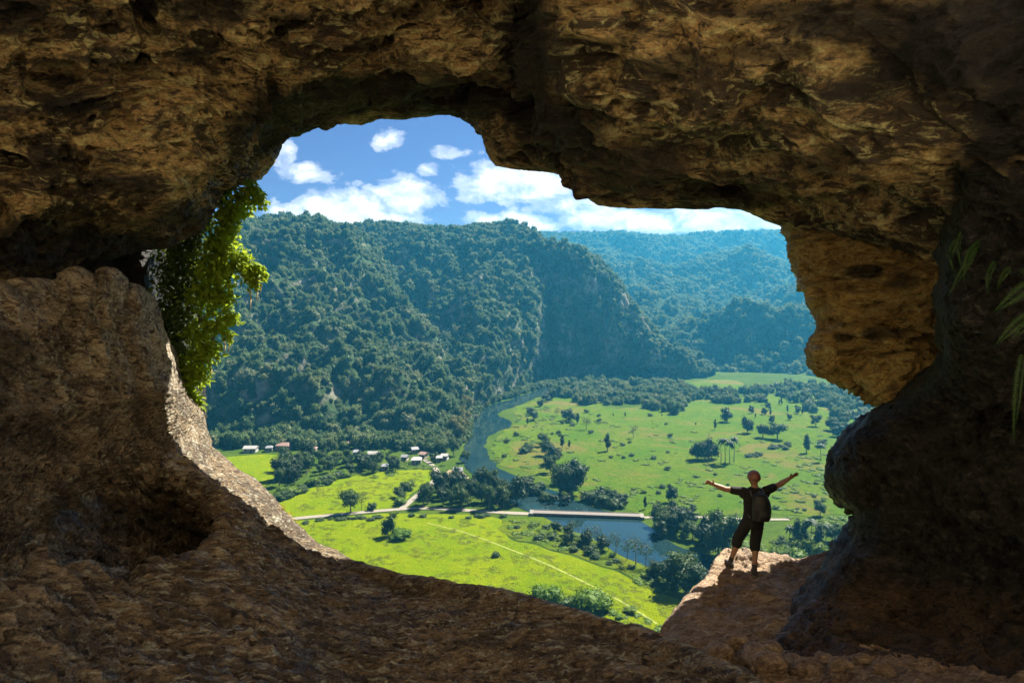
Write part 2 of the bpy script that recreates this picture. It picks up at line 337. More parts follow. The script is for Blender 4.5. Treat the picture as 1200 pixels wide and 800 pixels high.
def build_cave():
    # ---- ceiling and arch
    dt = [(-200, 9), (60, 10), (240, 12), (330, 13), (540, 12.3), (585, 11.3), (660, 11.0), (760, 10.8), (925, 10.3), (1100, 9), (1400, 7)]
    rim = [(-200, 335), (-60, 330), (0, 325), (60, 312), (110, 300), (150, 290), (200, 283), (232, 268), (246, 240), (258, 215), (285, 210), (303, 207),
           (314, 192), (322, 180), (326, 172), (320, 165), (322, 157), (345, 152), (373, 142), (379, 147), (388, 144), (393, 139), (415, 140), (440, 134),
           (470, 136), (500, 134), (537, 134), (552, 141), (561, 151), (570, 160), (571, 176), (580, 193), (600, 193), (640, 190), (659, 191),
           (664, 204), (682, 220), (702, 231), (722, 235), (745, 238), (780, 240), (830, 240), (858, 238), (882, 241), (908, 252), (932, 262),
           (970, 268), (1020, 274), (1075, 272), (1115, 275), (1160, 295), (1250, 330), (1400, 380)]
    rim = [(x, y, dlut(dt, x)) for x, y in rim]
    ov = lambda x: float(np.interp(x, (560, 720, 860), (0.25, 0.45, 0.85)))      # the brow juts out further on the right
    out1 = [(x, y - 70, d + 1.6 * ov(x)) for x, y, d in rim[::2] + [rim[-1]]]
    out2 = [(x, y - 260, d + 4.2 * ov(x)) for x, y, d in rim[::4] + [rim[-1]]]
    r2 = [(-200, 300, 8.2), (0, 292, 8.8), (60, 280, 9.2), (150, 258, 10), (200, 243, 10.6), (240, 215, 11), (270, 185, 11.4), (305, 145, 11.6), (345, 120, 11.6),
          (400, 108, 11.4), (470, 104, 11.2), (530, 104, 11), (570, 122, 10.7), (600, 150, 10.4), (660, 162, 10.2), (700, 198, 10), (760, 214, 9.9),
          (830, 200, 9.9), (880, 192, 9.9), (925, 204, 9.7), (1010, 236, 9.2), (1105, 255, 8.2), (1250, 300, 7.2), (1400, 340, 6.6)]
    r3 = [(-200, 235, 7.2), (0, 225, 7.8), (100, 205, 8.3), (190, 195, 8.4), (240, 165, 8.9), (300, 120, 9.4), (400, 75, 9.4), (500, 62, 9.2), (570, 60, 9.2), (620, 75, 9.4),
          (652, 90, 8.8), (720, 130, 8.1), (800, 162, 8.2), (880, 170, 8.3), (960, 188, 8.2), (1060, 205, 7.6), (1150, 225, 6.9), (1400, 260, 6)]
    r4 = [(-200, 125, 6.9), (0, 110, 7.4), (150, 88, 7.9), (300, 45, 8.4), (450, 15, 8.5), (560, 5, 8.5), (610, 10, 8.9), (650, 10, 8.1), (680, 30, 7.0), (740, 55, 6.8),
          (800, 85, 7.0), (900, 120, 7.1), (1000, 140, 6.9), (1100, 150, 6.5), (1400, 170, 5.6)]
    r5 = [(-250, -20, 6.4), (0, -40, 6.8), (200, -70, 7.2), (400, -110, 7.4), (560, -120, 7.4), (620, -110, 7.6), (660, -80, 6.9), (750, -55, 6.5), (900, -20, 6.4),
          (1050, 10, 6.0), (1200, 20, 5.6), (1500, 60, 4.8)]
    W = lambda y, zz: [(x, y, z, k, 0) for (x, z), k in zip(zz, (-250, 0, 300, 600, 900, 1200, 1500))]
    r6 = [(x, y, z, k, 0) for x, y, z, k in ((-10, 4.2, 103.6, -250), (-6, 4.6, 104.8, 0), (-3, 4.8, 105.4, 300), (0, 5.0, 105.2, 600), (3, 5.2, 104.8, 900), (6, 5.0, 104.2, 1200), (10, 4.6, 103.6, 1500))]
    r7 = [(x, y, z, k, 0) for x, y, z, k in ((-12.5, 1, 103.5, -250), (-7.5, 2.5, 105.8, 0), (-3.5, 3.8, 106.4, 300), (0, 4.5, 106.4, 600), (3.5, 4.9, 106.2, 900), (7.5, 4.8, 105.8, 1200), (12.5, 4.4, 105.0, 1500))]
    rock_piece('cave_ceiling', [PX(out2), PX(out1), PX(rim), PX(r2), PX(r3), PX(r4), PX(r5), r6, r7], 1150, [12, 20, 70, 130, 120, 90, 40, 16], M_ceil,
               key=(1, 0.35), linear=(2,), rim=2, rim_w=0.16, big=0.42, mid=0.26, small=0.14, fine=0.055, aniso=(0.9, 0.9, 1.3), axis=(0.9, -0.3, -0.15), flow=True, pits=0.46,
               shade_patches=[(330, 140, 62, 50, .85), (430, 112, 120, 30, .88), (540, 112, 80, 36, .9), (622, 90, 44, 110, .95), (650, 155, 70, 50, .92), (740, 200, 100, 42, .88),
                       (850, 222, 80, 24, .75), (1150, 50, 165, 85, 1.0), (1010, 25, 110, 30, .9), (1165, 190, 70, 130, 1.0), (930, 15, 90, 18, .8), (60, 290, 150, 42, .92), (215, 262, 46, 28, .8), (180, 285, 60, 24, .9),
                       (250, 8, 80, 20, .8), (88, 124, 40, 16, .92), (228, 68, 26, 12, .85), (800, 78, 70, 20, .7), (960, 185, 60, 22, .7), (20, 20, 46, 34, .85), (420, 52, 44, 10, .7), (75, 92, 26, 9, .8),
                       (150, 215, 40, 16, .75), (70, 185, 34, 12, .7), (900, 60, 60, 14, .7), (1000, 110, 50, 14, .7), (330, 20, 36, 9, .6), (480, 16, 40, 8, .6)])  # dark patches stand for shade on brow, hollows and right corner
    # ---- left wall and sloping floor
    rim = [(-560, 352, 5.6), (0, 345, 8), (50, 336, 8.8), (72, 336, 9.1), (92, 322, 9.3), (112, 331, 9.5), (130, 322, 9.6), (146, 336, 9.8), (160, 338, 9.9), (176, 358, 10.3), (187, 392, 10.6), (198, 436, 10.9), (218, 468, 11.6),
           (235, 486, 12.2), (242, 518, 12.2), (268, 546, 12.0), (292, 562, 11.9), (312, 582, 11.6), (330, 604, 11.2), (352, 628, 10.7), (392, 657, 9.6), (440, 673, 8.2), (500, 682, 7.4),
           (600, 700, 6.3), (700, 728, 5.5), (780, 754, 4.9), (860, 790, 4.2), (920, 830, 3.7), (1050, 920, 3)]
    out1 = [(x + (14 if 170 < x < 360 else 0), y + 90, d + 1.3) for x, y, d in rim[::2] + [rim[-1]]]
    out2 = [(x + (30 if 170 < x < 360 else 0), y + 330, d + 2.0) for x, y, d in rim[::4] + [rim[-1]]]
    r2 = [(-560, 410, 5.2), (0, 405, 7.6), (50, 395, 8.3), (90, 388, 8.8), (120, 400, 9.1), (143, 440, 9.4), (165, 480, 9.5), (190, 515, 9.7), (222, 545, 9.7), (258, 575, 9.5), (300, 612, 9.2),
          (345, 650, 8.8), (392, 676, 8.2), (440, 690, 7.6), (500, 704, 6.8), (600, 726, 5.7), (700, 756, 5), (780, 786, 4.4), (860, 826, 3.7), (1050, 960, 2.6)]
    r3 = [(-560, 480, 4.9), (0, 480, 7.0), (60, 490, 7.6), (110, 510, 8.0), (150, 533, 8.3), (190, 552, 8.4), (235, 570, 8.4), (270, 600, 8.2), (310, 650, 7.7), (370, 695, 7.0),
          (440, 725, 6.2), (520, 748, 5.4), (600, 770, 4.8), (700, 800, 4.2), (780, 836, 3.7), (860, 890, 3.1), (1050, 1060, 2.1)]
    r4 = [(-560, 650, 3.9), (0, 640, 5.4), (60, 648, 5.8), (120, 655, 6.1), (180, 660, 6.2), (240, 662, 6.3), (285, 680, 6.2), (340, 720, 5.8), (420, 775, 4.9),
          (520, 830, 4.1), (600, 862, 3.7), (700, 910, 3.2), (800, 980, 2.7), (1050, 1250, 1.7)]
    r5 = [(-560, 850, 2.7), (0, 830, 3.3), (100, 835, 3.5), (250, 850, 3.5), (400, 930, 3.1), (600, 1080, 2.35), (800, 1300, 1.8), (1050, 1600, 1.3)]
    W = lambda y, zz: [(x, y, z, k, 0) for (x, z), k in zip(zz, (-560, 0, 300, 600, 1050))]
    r6 = W(0.3, [(-7, 98.9), (-4, 98.5), (-2, 98.3), (0, 98.2), (2.5, 97.6)])
    r7 = W(-5.0, [(-10, 99.5), (-5, 98.6), (-2, 98.3), (1, 98.2), (4.5, 97.8)])
    pit = np.array(P(128, 612, 6.9)); ex = np.array([1, 0.15, 0]); ex /= np.linalg.norm(ex)
    def carve(p):
        d = p - pit
        a = d @ ex
        b = (p[:, 2] - pit[2])
        c = (p[:, 1] - pit[1])
        q = (a / 1.45) ** 2 + (b / 0.5) ** 2 + (c / 1.2) ** 2 * 0.6 + 0.35 * perlin(p * 1.7)
        k = np.clip((1.05 - q) / 0.75, 0, 1)[:, None]; k = k * k * (3 - 2 * k)
        jit = 0.10 * np.stack([fbm(p * 2.2 + o, 4, 0.6) for o in (3, 30, 300)], 1)
        return p + k * ((1 + 0.25 * perlin(p * 3.1))[:, None] * np.array([-0.2, 2.2, -1.7]) + jit * 2.0)
    rock_piece('cave_floor', [PX(out2), PX(out1), PX(rim), PX(r2), PX(r3), PX(r4), PX(r5), r6, r7], 1350, [10, 24, 90, 110, 130, 110, 50, 16], M_floor,
               key=(1, 0.5), linear=(), rim=2, rim_w=0.3, big=0.18, mid=0.16, small=0.10, fine=0.05, aniso=(1.15, 1.15, 1.5), axis=(0.85, -0.35, -0.35), carve=carve, pits=0.10, shade_patches=[(-10, 425, 60, 60, .72), (40, 455, 26, 40, .5), (20, 510, 60, 18, .5), (128, 606, 90, 28, .6)], ribs=True, worn=True)  # dark patches stand for shade on the left wall and in the pit
    # ---- recess behind the left wall
    rim = [(236, 150, 13.2), (218, 225, 12.9), (194, 262, 12.7), (184, 300, 12.5), (182, 350, 12.4), (188, 400, 12.3), (198, 450, 12.2), (200, 490, 12.0), (206, 560, 11.8), (220, 640, 11.4)]
    rows = [[(x + 40, y, d + 3) for x, y, d in rim], rim, [(x - 45, y, d - .5) for x, y, d in rim], [(x - 150, y, d - 1) for x, y, d in rim], [(x - 500, y, d - 2) for x, y, d in rim]]
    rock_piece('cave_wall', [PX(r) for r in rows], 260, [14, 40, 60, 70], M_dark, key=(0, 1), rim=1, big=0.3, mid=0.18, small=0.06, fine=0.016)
    # ---- orange wall on the right of the window
    rim = [(930, 225, 10.7), (934, 262, 10.6), (935, 285, 10.6), (938, 306, 10.5), (946, 330, 10.5), (956, 352, 10.4), (966, 374, 10.3), (964, 392, 10.3), (958, 410, 10.2), (966, 424, 10.1),
           (992, 436, 9.9), (1016, 448, 9.8), (1034, 462, 9.7), (1048, 476, 9.6), (1062, 500, 9.6), (1075, 540, 9.6)]
    kk = lambda y: min(1.0, max(0.12, (478 - y) / 130))
    rows = [[(x + 128, y - 40, d + 5.0) for x, y, d in rim[::2] + rim[-1:]], [(x + 26, y, d + 1.6) for x, y, d in rim[::2] + rim[-1:]], rim, [(x + 30, y - 4, d - .55 * kk(y)) for x, y, d in rim],
            [(x + 40 + 55 * kk(y), y - 10, d - 1.0 * kk(y)) for x, y, d in rim],
            [(1105 + 30 * kk(y), y - 16, d - 1.35 * kk(y)) for x, y, d in rim], [(1400, y - 16, 8.9) for x, y, d in rim]]
    rock_piece('cave_wall', [PX(r) for r in rows], 420, [14, 24, 60, 90, 80, 40], M_orange, key=(0.5, 1), rim=2, rim_w=0.3, big=0.30, mid=0.34, small=0.18, fine=0.04, aniso=(1, 1, 1.9), pits=0.34, shade_patches=[(1010, 318, 24, 9, .8), (1040, 390, 36, 10, .8), (990, 395, 16, 8, .7), (1060, 330, 22, 12, .6)])
    # ---- dark column and boulder on the right
    rim = [(1130, 130, 6.6), (1124, 200, 6.9), (1118, 260, 7.1), (1110, 310, 7.2), (1106, 350, 7.3), (1112, 395, 7.6), (1106, 428, 8.1), (1080, 452, 8.7), (1048, 474, 9.2), (1014, 498, 9.4),
           (990, 520, 9.5), (980, 545, 9.5), (984, 570, 9.5), (1000, 588, 9.5), (1010, 604, 9.5), (1004, 624, 9.6), (986, 655, 9.7), (962, 688, 9.7), (928, 728, 9.4), (902, 752, 9.0), (920, 800, 8.0), (1000, 880, 6.5)]
    rows = [[(x + 120, y + 10, d + 2.6) for x, y, d in rim[::2] + rim[-1:]], [(x + 14, y, d + .8) for x, y, d in rim], rim,
            [(x + 36, y + 6, d - .55) for x, y, d in rim], [(x + 130 + max(0, (y - 600) * .25), y + 14, d - 0.95) for x, y, d in rim],
            [(1400 + (x - 1000) * .3, y * 1.04 + 10, d * .6 + 1.5) for x, y, d in rim],
            [(1900, y * 1.1 - 20, d * .3 + 3.2) for x, y, d in rim]]
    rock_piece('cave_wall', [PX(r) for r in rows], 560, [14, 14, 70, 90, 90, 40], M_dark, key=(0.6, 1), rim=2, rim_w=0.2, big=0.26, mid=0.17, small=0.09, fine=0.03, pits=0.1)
    # ---- ledge
    rA = [(872, 800, 13.4), (835, 800, 12.4), (795, 830, 11.2), (760, 850, 9.8), (760, 900, 8.4), (800, 1000, 6.6), (860, 1200, 5)]
    rB = [(866, 700, 12.9), (842, 664, 12.1), (828, 688, 11.5), (803, 712, 10.7), (781, 742, 9.8), (790, 790, 8.4), (830, 860, 6.8), (900, 1000, 5.2)]
    rC = [(872, 690, 13.0), (856, 649, 12.3), (846, 680, 11.5), (830, 712, 10.5), (826, 745, 9.4), (846, 785, 8.2), (890, 850, 6.6), (960, 990, 5.1)]
    rD = [(900, 690, 13.1), (893, 652, 12.5), (884, 676, 11.7), (888, 706, 10.5), (902, 738, 9.4), (930, 778, 8.1), (980, 835, 6.5), (1050, 950, 5.1)]
    rE = [(945, 700, 13.0), (938, 660, 12.3), (930, 684, 11.5), (938, 712, 10.4), (960, 742, 9.2), (1010, 778, 7.9), (1070, 830, 6.3), (1160, 940, 5)]
    rF = [(1000, 690, 12.8), (990, 652, 12.2), (985, 684, 11.3), (1000, 714, 10.2), (1040, 748, 9.0), (1110, 784, 7.6), (1200, 832, 6.2), (1320, 930, 5)]
    rG = [(1150, 690, 12.6), (1150, 650, 12), (1150, 680, 11), (1160, 714, 10), (1190, 748, 8.8), (1260, 784, 7.4), (1400, 832, 6), (1550, 930, 5)]
    rock_piece('rock_ledge', [PX(r) for r in (rA, rB, rC, rD, rE, rF, rG)], 520, [50, 80, 120, 120, 80, 30], M_ledge, key=(0.5, 1), rim=1, rim_w=0.5,
               big=0.10, mid=0.13, small=0.08, fine=0.02, pits=0.08)
    # ---- behind the photographer the cave is left open to let light in
    # unseen pale cliff, added to bounce sunlight into the cave
    uu, vv = np.meshgrid(np.linspace(-1, 1, 170), np.linspace(0, 1, 120))
    prof_y = np.interp(vv, (0, .25, .45, .9, 1), (-3.5, -8.5, -11.0, -17.5, -40)); zz = np.interp(vv, (0, .25, .45, .9, 1), (97.3, 100.0, 106.0, 132, 137))
    xs = uu * 34 + 6; ys = prof_y + 0.010 * np.maximum(0, np.abs(xs - 4) - 8) ** 2
    p = np.stack([xs, ys, zz], -1).reshape(-1, 3); p[:, 1] += 1.6 * fbm(p / 6, 4); p[:, 2] += 0.5 * fbm(p / 4 + 9, 3) * np.clip((p[:, 2] - 98) / 3, 0, 1)
    link('bounce_cliff', mesh_from_arrays('bounce_cliff', p, grid_faces(*xs.shape)), M_bounce)['kind'] = 'structure'
    # unseen floor behind the camera, kept pale to bounce sunlight forward
    xs, ys = np.meshgrid(np.linspace(-14, 14, 120), np.linspace(-18, 5.2, 110))
    zz = 98.0 - 0.02 * np.abs(xs) - 0.35 * np.clip((ys + 3) / 4, 0, 1) - 0.75 * np.clip((ys - 0.5) / 3.5, 0, 1)
    p = np.stack([xs, ys, zz], -1).reshape(-1, 3); p[:, 2] += 0.3 * rock_disp(p, .5, .3, .1, 0)
    link('cave_floor', mesh_from_arrays('cave_floor', p, grid_faces(*xs.shape)), M_bounce)['kind'] = 'structure'  # added unseen bounce floor, apart from the cave floor in view
build_cave()

# ------------------------------------------------------------------ valley floor, river, fields, roads
def smooth_poly(pts, n=6):
    p = np.array(pts, float); k = len(p)
    q = np.concatenate([p[-2:], p, p[:3]])                      # closed: two before, three after
    x = np.concatenate([[0], np.cumsum(np.sqrt(np.linalg.norm(np.diff(q, axis=0), axis=1)))])
    xs = np.concatenate([np.linspace(x[i], x[i + 1], n, endpoint=False) for i in range(2, k + 2)])
    return catmull(q, x, xs)
def sheet(name, pix, mat, z, jag=0.0, n=6):
    """a flat sheet of the valley floor, outlined where its edge is seen"""
    q = smooth_poly([G(a, b) for a, b in pix], n)
    if jag:
        q[:, 0] += jag * perlin(q * 0.09 + 5); q[:, 1] += jag * perlin(q * 0.09 + 55)
    tri = np.array(tessellate_polygon([[Vector((x, y, 0)) for x, y, _ in q]]))
    q[:, 2] = z
    e = np.cross(q[tri[:, 1]] - q[tri[:, 0]], q[tri[:, 2]] - q[tri[:, 0]])[:, 2]
    tri[e < 0] = tri[e < 0][:, ::-1]
    o = link(name, mesh_from_arrays(name, q, tri, False), mat); o['kind'] = 'structure'; return o
def ribbon(name, pts, width, mat, z, n=14):
    p = np.array([G(a, b) for a, b in pts], float)
    x = np.concatenate([[0], np.cumsum(np.linalg.norm(np.diff(p, axis=0), axis=1))])
    q = catmull(p, x, np.linspace(0, x[-1], n * len(pts)))
    t = np.gradient(q, axis=0); t /= np.linalg.norm(t, axis=1, keepdims=True)
    s = np.stack([-t[:, 1], t[:, 0]], 1) * (width / 2)
    s = s * (1 + 0.18 * perlin(q * 0.11))[:, None]
    a = np.stack([q[:, :2] + s, q[:, :2] - s], 1)
    v = np.concatenate([a, np.full((len(q), 2, 1), z)], 2).reshape(-1, 3)
    f = grid_faces(len(q), 2)
    me = mesh_from_arrays(name, v, f, False); me.flip_normals() if me.polygons[0].normal.z < 0 else None
    o = link(name, me, mat); o['kind'] = 'structure'; return o
def grass_mat(name, a, b, c, patch=0.02, bump=1.0, dirt=None):
    m, t = new_mat(name)
    co = t.n('ShaderNodeTexCoord').outputs['Object']
    n1 = t.noise(co, patch, 8, 0.62, 0.4); n2 = t.noise(co, 0.22, 8, 0.7, 0.3); n3 = t.noise(co, 1.6, 5, 0.7)
    col = t.mix(t.ramp(n1, [(0.38, 0.0), (0.62, 1.0)]), a, b)
    col = t.mix(t.ramp(n2, [(0.46, 0.0), (0.68, 0.75)]), col, c)
    col = t.mix(t.ramp(n3, [(0.3, 0.30), (0.6, 0.0)]), col, [x * 0.4 for x in c])
    if dirt: col = t.mix(t.ramp(t.noise(co, 0.018, 8, 0.66, 0.9), [(0.52, 0.0), (0.62, 0.75)]), col, dirt)
    bp = t.n('ShaderNodeBump', ins={'Strength': bump, 'Distance': 0.5, 'Height': t.math('ADD', n3, n2)})
    s = t.n('ShaderNodeBsdfPrincipled', ins={'Base Color': col, 'Roughness': 0.9, 'Normal': bp.outputs[0]})
    s.inputs['Specular IOR Level'].default_value = 0.02
    t.t.links.new(s.outputs[0], t.n('ShaderNodeOutputMaterial').inputs[0])
    return m
M_valley = grass_mat('valley_scrub', (0.03633, 0.06811, 0.006357), (0.05676, 0.08624, 0.00908), (0.02043, 0.04314, 0.005449))
M_field = grass_mat('bright_pasture', (0.1452, 0.1936, 0.00088), (0.09856, 0.1628, 0.00088), (0.1804, 0.2068, 0.00176), 0.035, 2.0)
M_mead = grass_mat('meadow', (0.062, 0.120, 0.006), (0.095, 0.135, 0.008), (0.034, 0.080, 0.006), 0.03, 2.2, (0.135, 0.105, 0.03))
M_rough = grass_mat('rough_grass', (0.09536, 0.1135, 0.004541), (0.04995, 0.08624, 0.005449), (0.02725, 0.05449, 0.006811), 0.05, 1.0)
M_hill = grass_mat('forest_floor', (0.020, 0.040, 0.014), (0.028, 0.050, 0.018), (0.014, 0.028, 0.010), 0.05, 1.0)
M_dust = simple_mat('pale_dust_road', (0.16, 0.14, 0.108), 0.9, 0.15, 0.6)
M_track = simple_mat('faint_dirt_track', (0.125, 0.150, 0.006), 0.9, 0.3, 0.4)
def water_mat():
    m, t = new_mat('river_water')
    co = t.n('ShaderNodeTexCoord').outputs['Object']
    bp = t.n('ShaderNodeBump', ins={'Strength': 0.12, 'Distance': 0.06, 'Height': t.noise(co, 0.55, 6, 0.6, 0.4)})
    col = t.mix(t.ramp(t.noise(co, 0.03, 5), [(0.35, 0.0), (0.65, 1.0)]), (0.006, 0.018, 0.022), (0.012, 0.026, 0.026))
    s = t.n('ShaderNodeBsdfPrincipled', ins={'Base Color': col, 'Roughness': 0.04, 'IOR': 1.33, 'Normal': bp.outputs[0]})
    s.inputs['Specular IOR Level'].default_value = 0.75
    t.t.links.new(s.outputs[0], t.n('ShaderNodeOutputMaterial').inputs[0])
    return m
def build_valley():
    n = 120
    xs, ys = np.meshgrid(np.linspace(-2600, 2600, n), np.linspace(-900, 3600, n))
    p = np.stack([xs, ys, 0 * xs - 0.3], -1).reshape(-1, 3)
    link('ground', mesh_from_arrays('ground', p, grid_faces(n, n)), M_valley)['kind'] = 'structure'
    sheet('meadow', [(625, 470), (602, 480), (606, 495), (582, 512), (578, 528), (592, 545), (640, 560), (672, 578), (700, 592), (760, 601), (850, 602), (1010, 604), (1200, 600),
                     (1180, 500), (1060, 478), (1000, 468), (930, 462), (850, 466), (770, 474), (720, 478), (690, 470), (660, 466)], M_mead, -0.2, 6)
    sheet('meadow', [(812, 447), (850, 444), (870, 448), (866, 455), (835, 457), (812, 454)], M_mead, -0.2, 2)
    sheet('field', [(330, 612), (390, 606), (456, 601), (500, 601), (560, 603), (596, 612), (590, 628), (640, 642), (690, 658), (735, 676), (775, 694), (806, 706), (806, 716), (790, 740), (740, 790), (640, 800), (500, 800), (350, 760), (310, 690)], M_field, -0.16, 2.5)
    sheet('field', [(300, 600), (330, 583), (372, 568), (420, 556), (462, 551), (500, 549), (512, 553), (500, 566), (480, 580), (470, 592), (440, 597), (390, 601), (345, 605)], M_field, -0.16, 2.5)
    sheet('field', [(180, 540), (250, 536), (320, 532), (335, 542), (320, 560), (300, 572), (200, 580)], M_field, -0.16, 2)
    sheet('field', [(596, 607), (640, 607), (670, 618), (735, 642), (790, 668), (828, 690), (815, 706), (775, 692), (735, 674), (690, 656), (640, 640), (588, 626)], M_rough, -0.12, 4)
    left = [(648, 452), (624, 459), (598, 468), (575, 474), (561, 482), (552, 501), (544, 525), (541, 542), (556, 556), (578, 568), (590, 582), (604, 592), (634, 604), (655, 614), (692, 630), (742, 657), (792, 675), (832, 694), (870, 715), (980, 760)]
    right = [(1100, 730), (930, 700), (868, 672), (840, 656), (798, 640), (764, 620), (742, 607), (706, 596), (680, 588), (648, 574), (604, 557), (582, 545), (570, 526), (574, 510), (601, 497), (584, 485), (614, 472), (640, 461), (654, 455)]
    ch = lambda l: (lambda p: catmull(p, np.concatenate([[0], np.cumsum(np.linalg.norm(np.diff(p, axis=0), axis=1))]), np.linspace(0, np.linalg.norm(np.diff(p, axis=0), axis=1).sum(), 160)))(np.array([G(*q) for q in l], float))
    L, Q = ch(left), ch(right[::-1])
    for k, E in enumerate((L, Q)): E[:, 0] += 2.2 * perlin(E * 0.06 + 9 * k) + 1.0 * perlin(E * 0.25 + 9 * k)
    v = np.stack([L, Q], 1).reshape(-1, 3); v[:, 2] = -0.08
    link('river', mesh_from_arrays('river', v, grid_faces(160, 2, True), False), water_mat())['kind'] = 'structure'
    ribbon('road', [(300, 612), (345, 607), (400, 602), (456, 597), (490, 595), (541, 597), (590, 600), (632, 602)], 3.8, M_dust, -0.04)
    ribbon('road', [(742, 606), (800, 605), (860, 607), (895, 608), (925, 608)], 2.6, M_dust, -0.04)
    ribbon('road', [(470, 596), (483, 585), (494, 576), (506, 566), (513, 556), (508, 546), (498, 538)], 3.2, M_dust, -0.05)
    ribbon('path', [(500, 612), (540, 622), (590, 640), (640, 660), (690, 684), (735, 708), (770, 730)], 1.0, M_track, -0.11)
build_valley()

# ------------------------------------------------------------------ mountains
def cliff_mat():
    m, t = new_mat('forest_slope_with_limestone')
    co = t.n('ShaderNodeTexCoord').outputs['Object']
    nz = t.n('ShaderNodeSeparateXYZ', ins={0: t.n('ShaderNodeNewGeometry').outputs['Normal']}).outputs[2]
    steep = t.ramp(nz, [(0.40, 1.0), (0.62, 0.0)])
    pt = t.ramp(t.noise(co, 0.035, 7, 0.65, 0.6), [(0.45, 0.0), (0.6, 1.0)])
    g = t.mix(t.noise(co, 0.06, 6), (0.016, 0.034, 0.012), (0.035, 0.060, 0.020))
    r = t.mix(t.ramp(t.noise(co, 0.2, 7, 0.7), [(0.35, 0.0), (0.7, 1.0)]), (0.11, 0.095, 0.07), (0.40, 0.36, 0.29))
    col = t.mix(t.math('MULTIPLY', steep, pt), g, r)
    bp = t.n('ShaderNodeBump', ins={'Strength': 1.0, 'Distance': 3.0, 'Height': t.noise(co, 0.25, 6, 0.65)})
    s = t.n('ShaderNodeBsdfPrincipled', ins={'Base Color': col, 'Roughness': 0.95, 'Normal': bp.outputs[0]})
    s.inputs['Specular IOR Level'].default_value = 0.1
    t.t.links.new(s.outputs[0], t.n('ShaderNodeOutputMaterial').inputs[0])
    return m
M_slope = cliff_mat()
def GX(lst): return [(*G(a, b, -4.0), a, b) for a, b in lst]
def mountain(rows, nu, segs, amp=14, wl=120, gully=12, extra=None, ridge=None, key=(1, 0)):
    g, vs = loft(rows, nu, segs, key)
    p = g.reshape(-1, 3).copy(); n = grid_normals(g).reshape(-1, 3)
    if np.median(n[:, 2]) < 0: n = -n; fl = True
    else: fl = False
    w = np.repeat(np.clip(vs / 0.6, 0, 1), nu)
    if ridge is not None: w = w * np.repeat(1 - 0.72 * np.exp(-((vs - ridge) / 0.35) ** 2), nu)
    q = p * np.array([1, 1, 0.35])
    h = amp * fbm(q / wl, 4) + gully * fbm((q + 25 * fbm(q / 90, 2)[:, None]) / (wl * 0.55), 3, 0.5, True)
    if extra is not None: h = h + extra(p)
    p2 = p + n * (h * w)[:, None] * np.array([0.8, 0.8, 1.0])
    me = mesh_from_arrays('mountain', p2, grid_faces(g.shape[0], nu, fl))
    o = link('mountain', me, M_slope); o['kind'] = 'structure'
    return o
